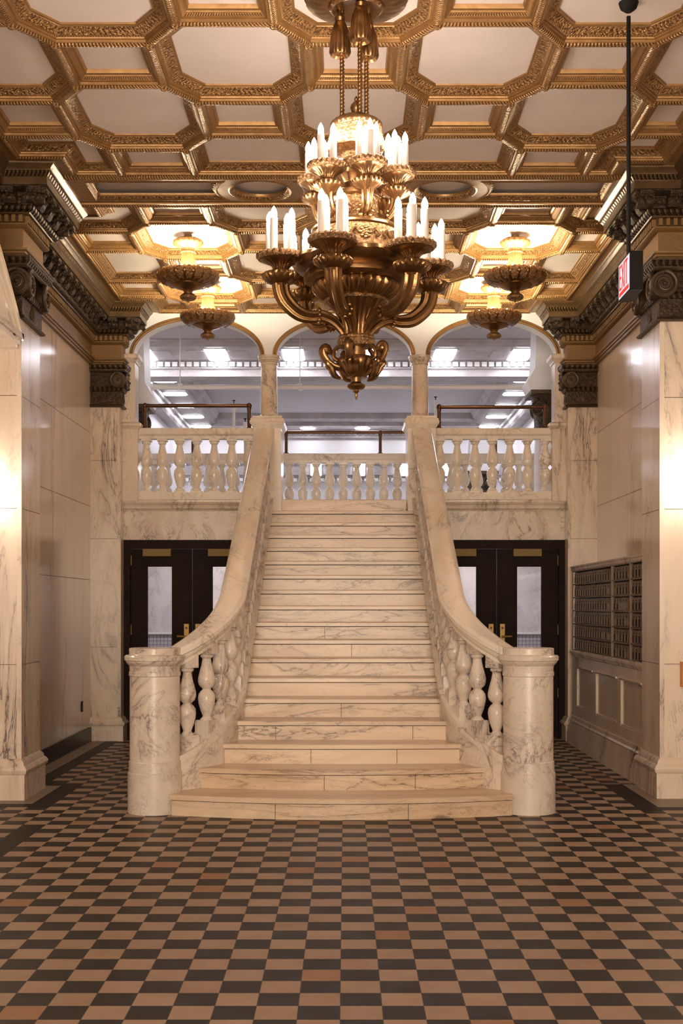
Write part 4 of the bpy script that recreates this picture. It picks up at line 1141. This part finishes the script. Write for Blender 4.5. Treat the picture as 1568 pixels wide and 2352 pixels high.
# ropes, tassels, ceiling rose
q = MB(); q.lathe([(.22,ZP),(.245,ZP-.04,.02),(.268,ZP-.07,.03,.02),(.272,ZP-.09,.05,.02),(.262,ZP-.10,.06,.01),(.235,ZP-.105,.07),(.19,ZP-.115,.06),(.15,ZP-.115,.03),(.145,ZP-.13),(.13,ZP-.14),(.11,ZP-.135),(.03,ZP-.13)], seg=120, nfl=24); obj('ceiling_rose', q, M['chand'], ch)
for k, a in enumerate((168, -75, 43)):
    a = math.radians(a); rx, ry = 33*S*math.cos(a), 33*S*math.sin(a)
    q = MB(); z0, z1 = zpx(276), ZP-.10; n = int((z1-z0)/.0035)
    pts = [(rx, ry, z0+(z1-z0)*i/n) for i in range(n+1)]
    seg_ = 12; n0 = 0
    for i in range(n+1):
        tw = 2*PI*(i*(z1-z0)/n)/.06
        for j in range(seg_):
            th = 2*PI*j/seg_; rr = .0115*(1+.22*math.cos(3*(th-tw)))
            q.v.append((rx+rr*math.cos(th), ry+rr*math.sin(th), pts[i][2]))
    for i in range(n):
        for j in range(seg_): q.face((i*seg_+j, i*seg_+(j+1) % seg_, (i+1)*seg_+(j+1) % seg_, (i+1)*seg_+j))
    obj('suspension_rope', q, M['chand'], ch, smooth=80)
    zt3 = [4.60, 4.63, 4.60][k]
    q = MB(); q.lathe([(.012,-.175),(.030,-.178),(.036,-.172),(.050,-.185,.08),(.056,-.168,.10),(.052,-.11,.08),(.044,-.05,.07),(.030,-.012),(.024,-.005),(.028,.005),(.030,.015),(.02,.025),(.014,.06)], (rx*1.15, ry*1.15, zt3), 60, 20)
    obj('tassel', q, M['chand_c'] if False else M['bronze_s'] if False else M['chand'], ch)

# ------------------------------------------------------------------ four ceiling bowl lamps
LZ = lambda y: EYE+(1395-y)*11.24/2880
def bowl_lamp():
    t = thing('ceiling_bowl_lamp', 'x', 'ceiling lamp', (0,0,0), group='ceiling bowl lamps')
    q = MB(); q.lathe([(.035,ZP),(.035,4.765),(.06,4.76),(.10,4.752,.06),(.128,4.735,.10),(.134,4.715,.10),(.118,4.695,.08),(.085,4.68,.05),(.066,4.665,.06),(.060,4.64,.06)], seg=96, nfl=16); obj('flared_top', q, M['lamp_shaft'], t)
    q = MB(); q.lathe([(.060,4.645,.0),(.067,4.64),(.067,4.63),(.060,4.625)], seg=48); obj('rope_ring', q, M['lamp_shaft'], t)
    q = MB(); q.lathe([(.059,4.63,.10),(.060,4.58,.10),(.068,4.53,.10),(.080,4.48,.10),(.093,4.42,.08)], seg=96, nfl=16); obj('fluted_shaft', q, M['lamp_shaft'], t)
    q = MB()
    q.lathe([(.085,4.430),(.20,4.412),(.232,4.424,.03,.020),(.254,4.446,.04,.034),(.262,4.436,.07,.03),(.268,4.415,.09),(.262,4.395,.10),(.240,4.372,.08),(.20,4.352,.06),(.145,4.338,.03)], seg=160, nfl=20); obj('leaf_bowl', q, M['chand'], t, smooth=60)
    lf = MB()   # a row of curled leaves laid over the rim
    for k in range(20):
        a = 2*PI*(k+.5)/20; ca, sa = math.cos(a), math.sin(a)
        prof_ = [(.205,4.352,.016),(.238,4.368,.026),(.262,4.392,.034),(.276,4.420,.036),(.276,4.448,.030),(.264,4.460,.018),(.254,4.452,.006)]
        n0 = len(lf.v)
        for (r, z, wd) in prof_:
            for t_ in (-1, -.5, 0, .5, 1):
                rr = r+.007*(1-abs(t_)) ; x, y = rr, wd*t_
                lf.v.append((x*ca-y*sa, x*sa+y*ca, z-.006*abs(t_)))
        for i in range(len(prof_)-1):
            for j in range(4): lf.face((n0+i*5+j, n0+i*5+j+1, n0+(i+1)*5+j+1, n0+(i+1)*5+j))
    obj('leaf_row', lf, M['chand_c'], t, smooth=70)
    q = MB(); q.lathe([(.150,4.345),(.152,4.336),(.13,4.322),(.09,4.308),(.055,4.298),(.040,4.285),(.036,4.272),(.044,4.268),(.044,4.262)], seg=48); obj('bowl_foot', q, M['chand'], t)
    q = MB(); q.lathe([(.040,4.266),(.060,4.256,.05),(.073,4.240,.08),(.070,4.222,.08),(.052,4.208,.05),(.02,4.202),(.012,4.198),(.010,4.190),(.001,4.184)], seg=60, nfl=15); obj('drop_finial', q, M['chand_c'], t)
    bmx = sphere_mesh('bowl_bulb', .028, M['bowl_bulb'], 10, 6, 1.3)
    for k in range(6):
        a = 2*PI*k/6+.3; add('bowl_bulb', bmx, t, (.165*math.cos(a), .165*math.sin(a), 4.452))
    return t
l0 = bowl_lamp()
spots = [(-1.405, 11.24, 'front left ceiling bowl lamp, leafy bronze bowl left of the chandelier'), (1.525, 11.24, 'front right ceiling bowl lamp, leafy bronze bowl right of the chandelier'),
         (-1.405, 12.84, 'rear left ceiling bowl lamp hanging before the left arch'), (1.525, 12.84, 'rear right ceiling bowl lamp hanging before the right arch')]
for i, (x, y, lb) in enumerate(spots):
    o = l0 if i == 0 else copy_tree(l0)
    o.location = (x, y, 0); o['label'] = lb

# ------------------------------------------------------------------ the cool bright hall behind the arches
q = MB(); q.box(-3.3, 3.3, YA1, 16.35, 4.95, 5.05); q.box(-3.6, 3.6, 17.85, 24.6, 5.10, 5.2); struct('ceiling_hall', q, M['hall'], 'grey ceiling of the hall behind the arches', 'ceiling', 0)
q = MB(); q.box(-3.6, -3.2, YA1, 24.6, 0, 5.2); q.box(3.2, 3.6, YA1, 24.6, 0, 5.2); struct('wall_hall_side', q, M['hall_w'], 'bright white side walls of the hall behind', 'wall', 0)
q = MB(); q.box(-3.6, 3.6, 24.4, 24.6, 0, 5.2); struct('wall_hall_far', q, M['hall_w'], 'bright white far wall of the hall', 'wall', 0)
# near beam with moulded soffit
q = MB()
q.sweep([(3.3,0,0),(-3.3,0,0)], [(16.30,4.955),(16.30,4.935),(16.36,4.925),(16.38,4.905),(16.46,4.90),(16.50,4.885),(17.45,4.885),(17.47,4.87),(17.47,4.80),(17.43,4.79),(17.43,4.775),(17.47,4.765),(17.47,4.69),(17.44,4.68),(17.44,4.665),(17.86,4.665),(17.86,5.15),(16.30,5.15)], cprof=True)
beam = struct('trim_7', q, M['hall_c'], 'moulded plaster beam across the hall behind the arches', 'beam', 0)
q = MB()
for i in range(64):
    x = -3.2+i*.1; q.box(x, x+.07, 17.42, 17.47, 4.80, 4.865)
obj('dentil', q, M['hall_w'], beam, smooth=0)
LXS = [-2.73, -1.735, -.70, .33, 1.346, 2.38]
q = MB()
for i in range(len(LXS)-1):
    a = (LXS[i]+LXS[i+1])/2
    for x in (a-.25, a+.25):
        q.box(x-.14, x+.14, 16.75, 17.2, 4.875, 4.885)
obj('soffit_coffer', q, M['hall'], beam, smooth=0)
def cornice_light(x, y, z, lab, grp, rz=0, sx=.13, sy=.11):
    t = thing('cornice_light', lab, 'light', (x, y, z), rz, grp)
    c = .04; q = MB(); q.prism([(-sx,-sy+c),(-sx+c,-sy),(sx-c,-sy),(sx,-sy+c),(sx,sy-c),(sx-c,sy),(-sx+c,sy),(-sx,sy-c)], 2, -.02, 0); obj('glowing_lens', q, M['hall_l'], t, smooth=0)
    q = MB(); q.box(-sx-.02,sx+.02,-sy-.02,sy+.02,-.008,0.002); obj('rim', q, M['hall_w'], t, smooth=0)
names = ['at the far left of the left arch', 'in the middle of the left arch', 'at the left of the middle arch', 'behind the chandelier in the middle arch', 'at the left of the right arch', 'at the right of the right arch']
for x, nm in zip(LXS, names): cornice_light(x, 17.0, 4.885, 'glaring white light on the near hall beam ' + nm, 'lights on the near hall beam', 0, .13, .37)
# side cornices
for s in (-1, 1):
    q = MB(); xx = s*2.95
    P = [(xx,17.86,0),(xx,24.4,0)] if s < 0 else [(xx,24.4,0),(xx,17.86,0)]
    q.sweep(P, [(-.3,4.72),(-.06,4.72),(-.03,4.76),(-.02,4.82),(.02,4.84),(.03,4.885),(.42,4.885),(.44,4.92),(.50,4.93),(.52,5.0),(.56,5.02),(.60,5.11),(-.3,5.11)], cprof=True)
    cs = struct('trim_%d' % (8 if s < 0 else 9), q, M['hall_c'], 'plaster cornice along the %s side of the hall' % ('left' if s < 0 else 'right'), 'cornice', 20)
    for i in range(5):
        cornice_light(s*2.72, 18.9+1.2*i, 4.885, 'glaring white light on the %s hall cornice, number %s from the front' % ('left' if s < 0 else 'right', ['first','second','third','fourth','fifth'][i]), 'lights on the side hall cornices', 0, .17, .13)
q = MB(); q.sweep([(3.2,0,0),(-3.2,0,0)], [(24.4,4.72),(24.30,4.74),(24.28,4.80),(24.22,4.84),(24.2,4.885),(23.7,4.885),(23.66,4.95),(23.55,5.0),(23.5,5.11),(24.4,5.11)], cprof=True)
fc = struct('trim_10', q, M['hall_c'], 'plaster cornice across the far end of the hall', 'cornice', 20)
q = MB()
for i in range(60): q.box(-3.1+i*.105, -3.03+i*.105, 24.19, 24.25, 4.80, 4.86)
obj('dentil', q, M['hall_w'], fc, smooth=0)
for i, x in enumerate((-1.77, -.71, .335, 1.38)):
    cornice_light(x, 23.95, 4.885, 'small white light on the far hall cornice, %s from the left' % ['first','second','third','fourth'][i], 'lights on the far hall cornice')
q = MB(); q.sweep([(3.2,0,0),(-3.2,0,0)], [(24.4,3.95),(24.35,3.96),(24.34,4.0),(24.31,4.02),(24.31,4.2),(24.28,4.24),(24.28,4.30),(24.4,4.32)], cprof=True)
lc = struct('trim_11', q, M['hall_c'], 'lower plaster band on the far hall wall', 'cornice', 20)
q = MB()
for i in range(60): q.box(-3.1+i*.105, -3.03+i*.105, 24.33, 24.40, 3.90, 3.96)
obj('dentil', q, M['hall_w'], lc, smooth=0)
for i, x in enumerate((-1.5, -.56, .28, 1.1, 1.9)):
    t = thing('band_light', 'square white light on the lower far band, %s from the left' % ['first','second','third','fourth','fifth'][i], 'light', (x, 24.30, 4.11), 0, 'lights on the lower far band')
    q = MB(); q.box(-.09,.09,-.03,.01,-.09,.09); obj('glowing_lens', q, M['hall_l'], t, smooth=0)
    q = MB(); q.box(-.11,.11,-.01,.012,-.11,.11); obj('rim', q, M['hall_w'], t, smooth=0)
# white pipes
t = thing('white_pipe', 'long white pipe running level across the hall behind the arches', 'pipe', (0, 15.6, 4.2))
zp_ = EYE+506*15.6/2880-4.2
q = MB(); q.tube(bez([(-2.46,0,zp_-.5),(-2.46,0,zp_-.12),(-2.44,0,zp_-.04),(-2.36,0,zp_),(-2.2,0,zp_)], 5), .032, 12); obj('elbow', q, M['white_pipe'], t)
q = MB(); q.tube([(-2.25,0,zp_),(2.28,0,zp_)], .030, 12); obj('level_pipe', q, M['white_pipe'], t)
for x in (-2.05, -.56, .85):
    q = MB(); q.tube([(x,0,zp_),(x,0,.75)], .006, 6); q.tube([(x,0,zp_-.04),(x,0,zp_+.04)], .03, 8); obj('hanger', q, M['white_pipe'], t)
q = MB(); q.tube([(2.28,0,zp_),(2.34,0,zp_)], .02, 10); q.ball((2.36,0,zp_), .028, 8, 6); obj('valve', q, M['bronze_s'], t)
for (xp, yt, Yp, lb) in ((537, 920, 15.3, 'slim white standpipe rising behind the left arch rail'), (563, 962, 15.3, 'shorter white standpipe beside the left arch column'), (1000, 912, 15.3, 'slim white standpipe beside the right arch column')):
    z = EYE+(1395-yt)*Yp/2880; t = thing('standpipe', lb, 'pipe', (px(xp, Yp), Yp, ZL))
    q = MB(); q.tube([(0,0,0),(0,0,z-ZL-.06)], .017, 10); q.tube([(0,0,z-ZL-.10),(0,0,z-ZL-.04)], .024, 10); obj('tube', q, M['white_pipe'], t)
    q = MB(); q.tube([(0,0,z-ZL-.06),(0,0,z-ZL)], .006, 8); q.tube([(-.018,0,z-ZL),(.018,0,z-ZL)], .006, 8); obj('sprinkler_head', q, M['black'], t)
# columns of the hall with dark scrolled capitals
def hall_column(x, y, zcap, zab, lab, r=.2):
    t = thing('hall_column', lab, 'column', (x, y, ZL if y < 16 else 0)); zo = -(ZL if y < 16 else 0)
    q = MB(); q.lathe([(r,.0),(r*.92,zcap+zo-.42)], seg=32); obj('shaft', q, M['hall_w'], t)
    q = MB(); q.lathe([(r*.92,zcap+zo-.42),(r*1.0,zcap+zo-.40),(r*.95,zcap+zo-.36),(r*1.05,zcap+zo-.1),(r*1.2,zcap+zo)], seg=40); obj('bell', q, M['bronze'], t)
    for k in range(4):
        q = MB(); volute(q, (0, -r*1.05, zcap+zo-.16), .10, 1, 1, .03)
        o = obj('volute', q, M['bronze_s'], t, (0,0,0), (0,0,PI/4+k*PI/2))
    q = MB(); w_ = r*1.35; q.box(-w_, w_, -w_, w_, zcap+zo-.01, zcap+zo+.035); obj('abacus', q, M['bronze_s'], t, smooth=0)
    q = MB(); q.prism([(-w_,zcap+zo+.035),(w_,zcap+zo+.035),(w_*1.15,zcap+zo+.14),(w_*.8,zcap+zo+.30),(w_*.72,zab+zo),(-w_*.72,zab+zo),(-w_*.8,zcap+zo+.30),(-w_*1.15,zcap+zo+.14)], 1, -w_*.9, w_*.9)
    obj('impost_block', q, M['hall_w'], t, smooth=0)
hall_column(2.50, 15.3, 4.03, 4.94, 'hall column with dark scrolled capital behind the right arch')
hall_column(-2.62, 15.3, 3.86, 4.94, 'hall column with dark capital at the left edge of the left arch')
hall_column(2.02, 18.6, 3.42, 3.95, 'lower hall column capital glimpsed through the right balusters', .17)
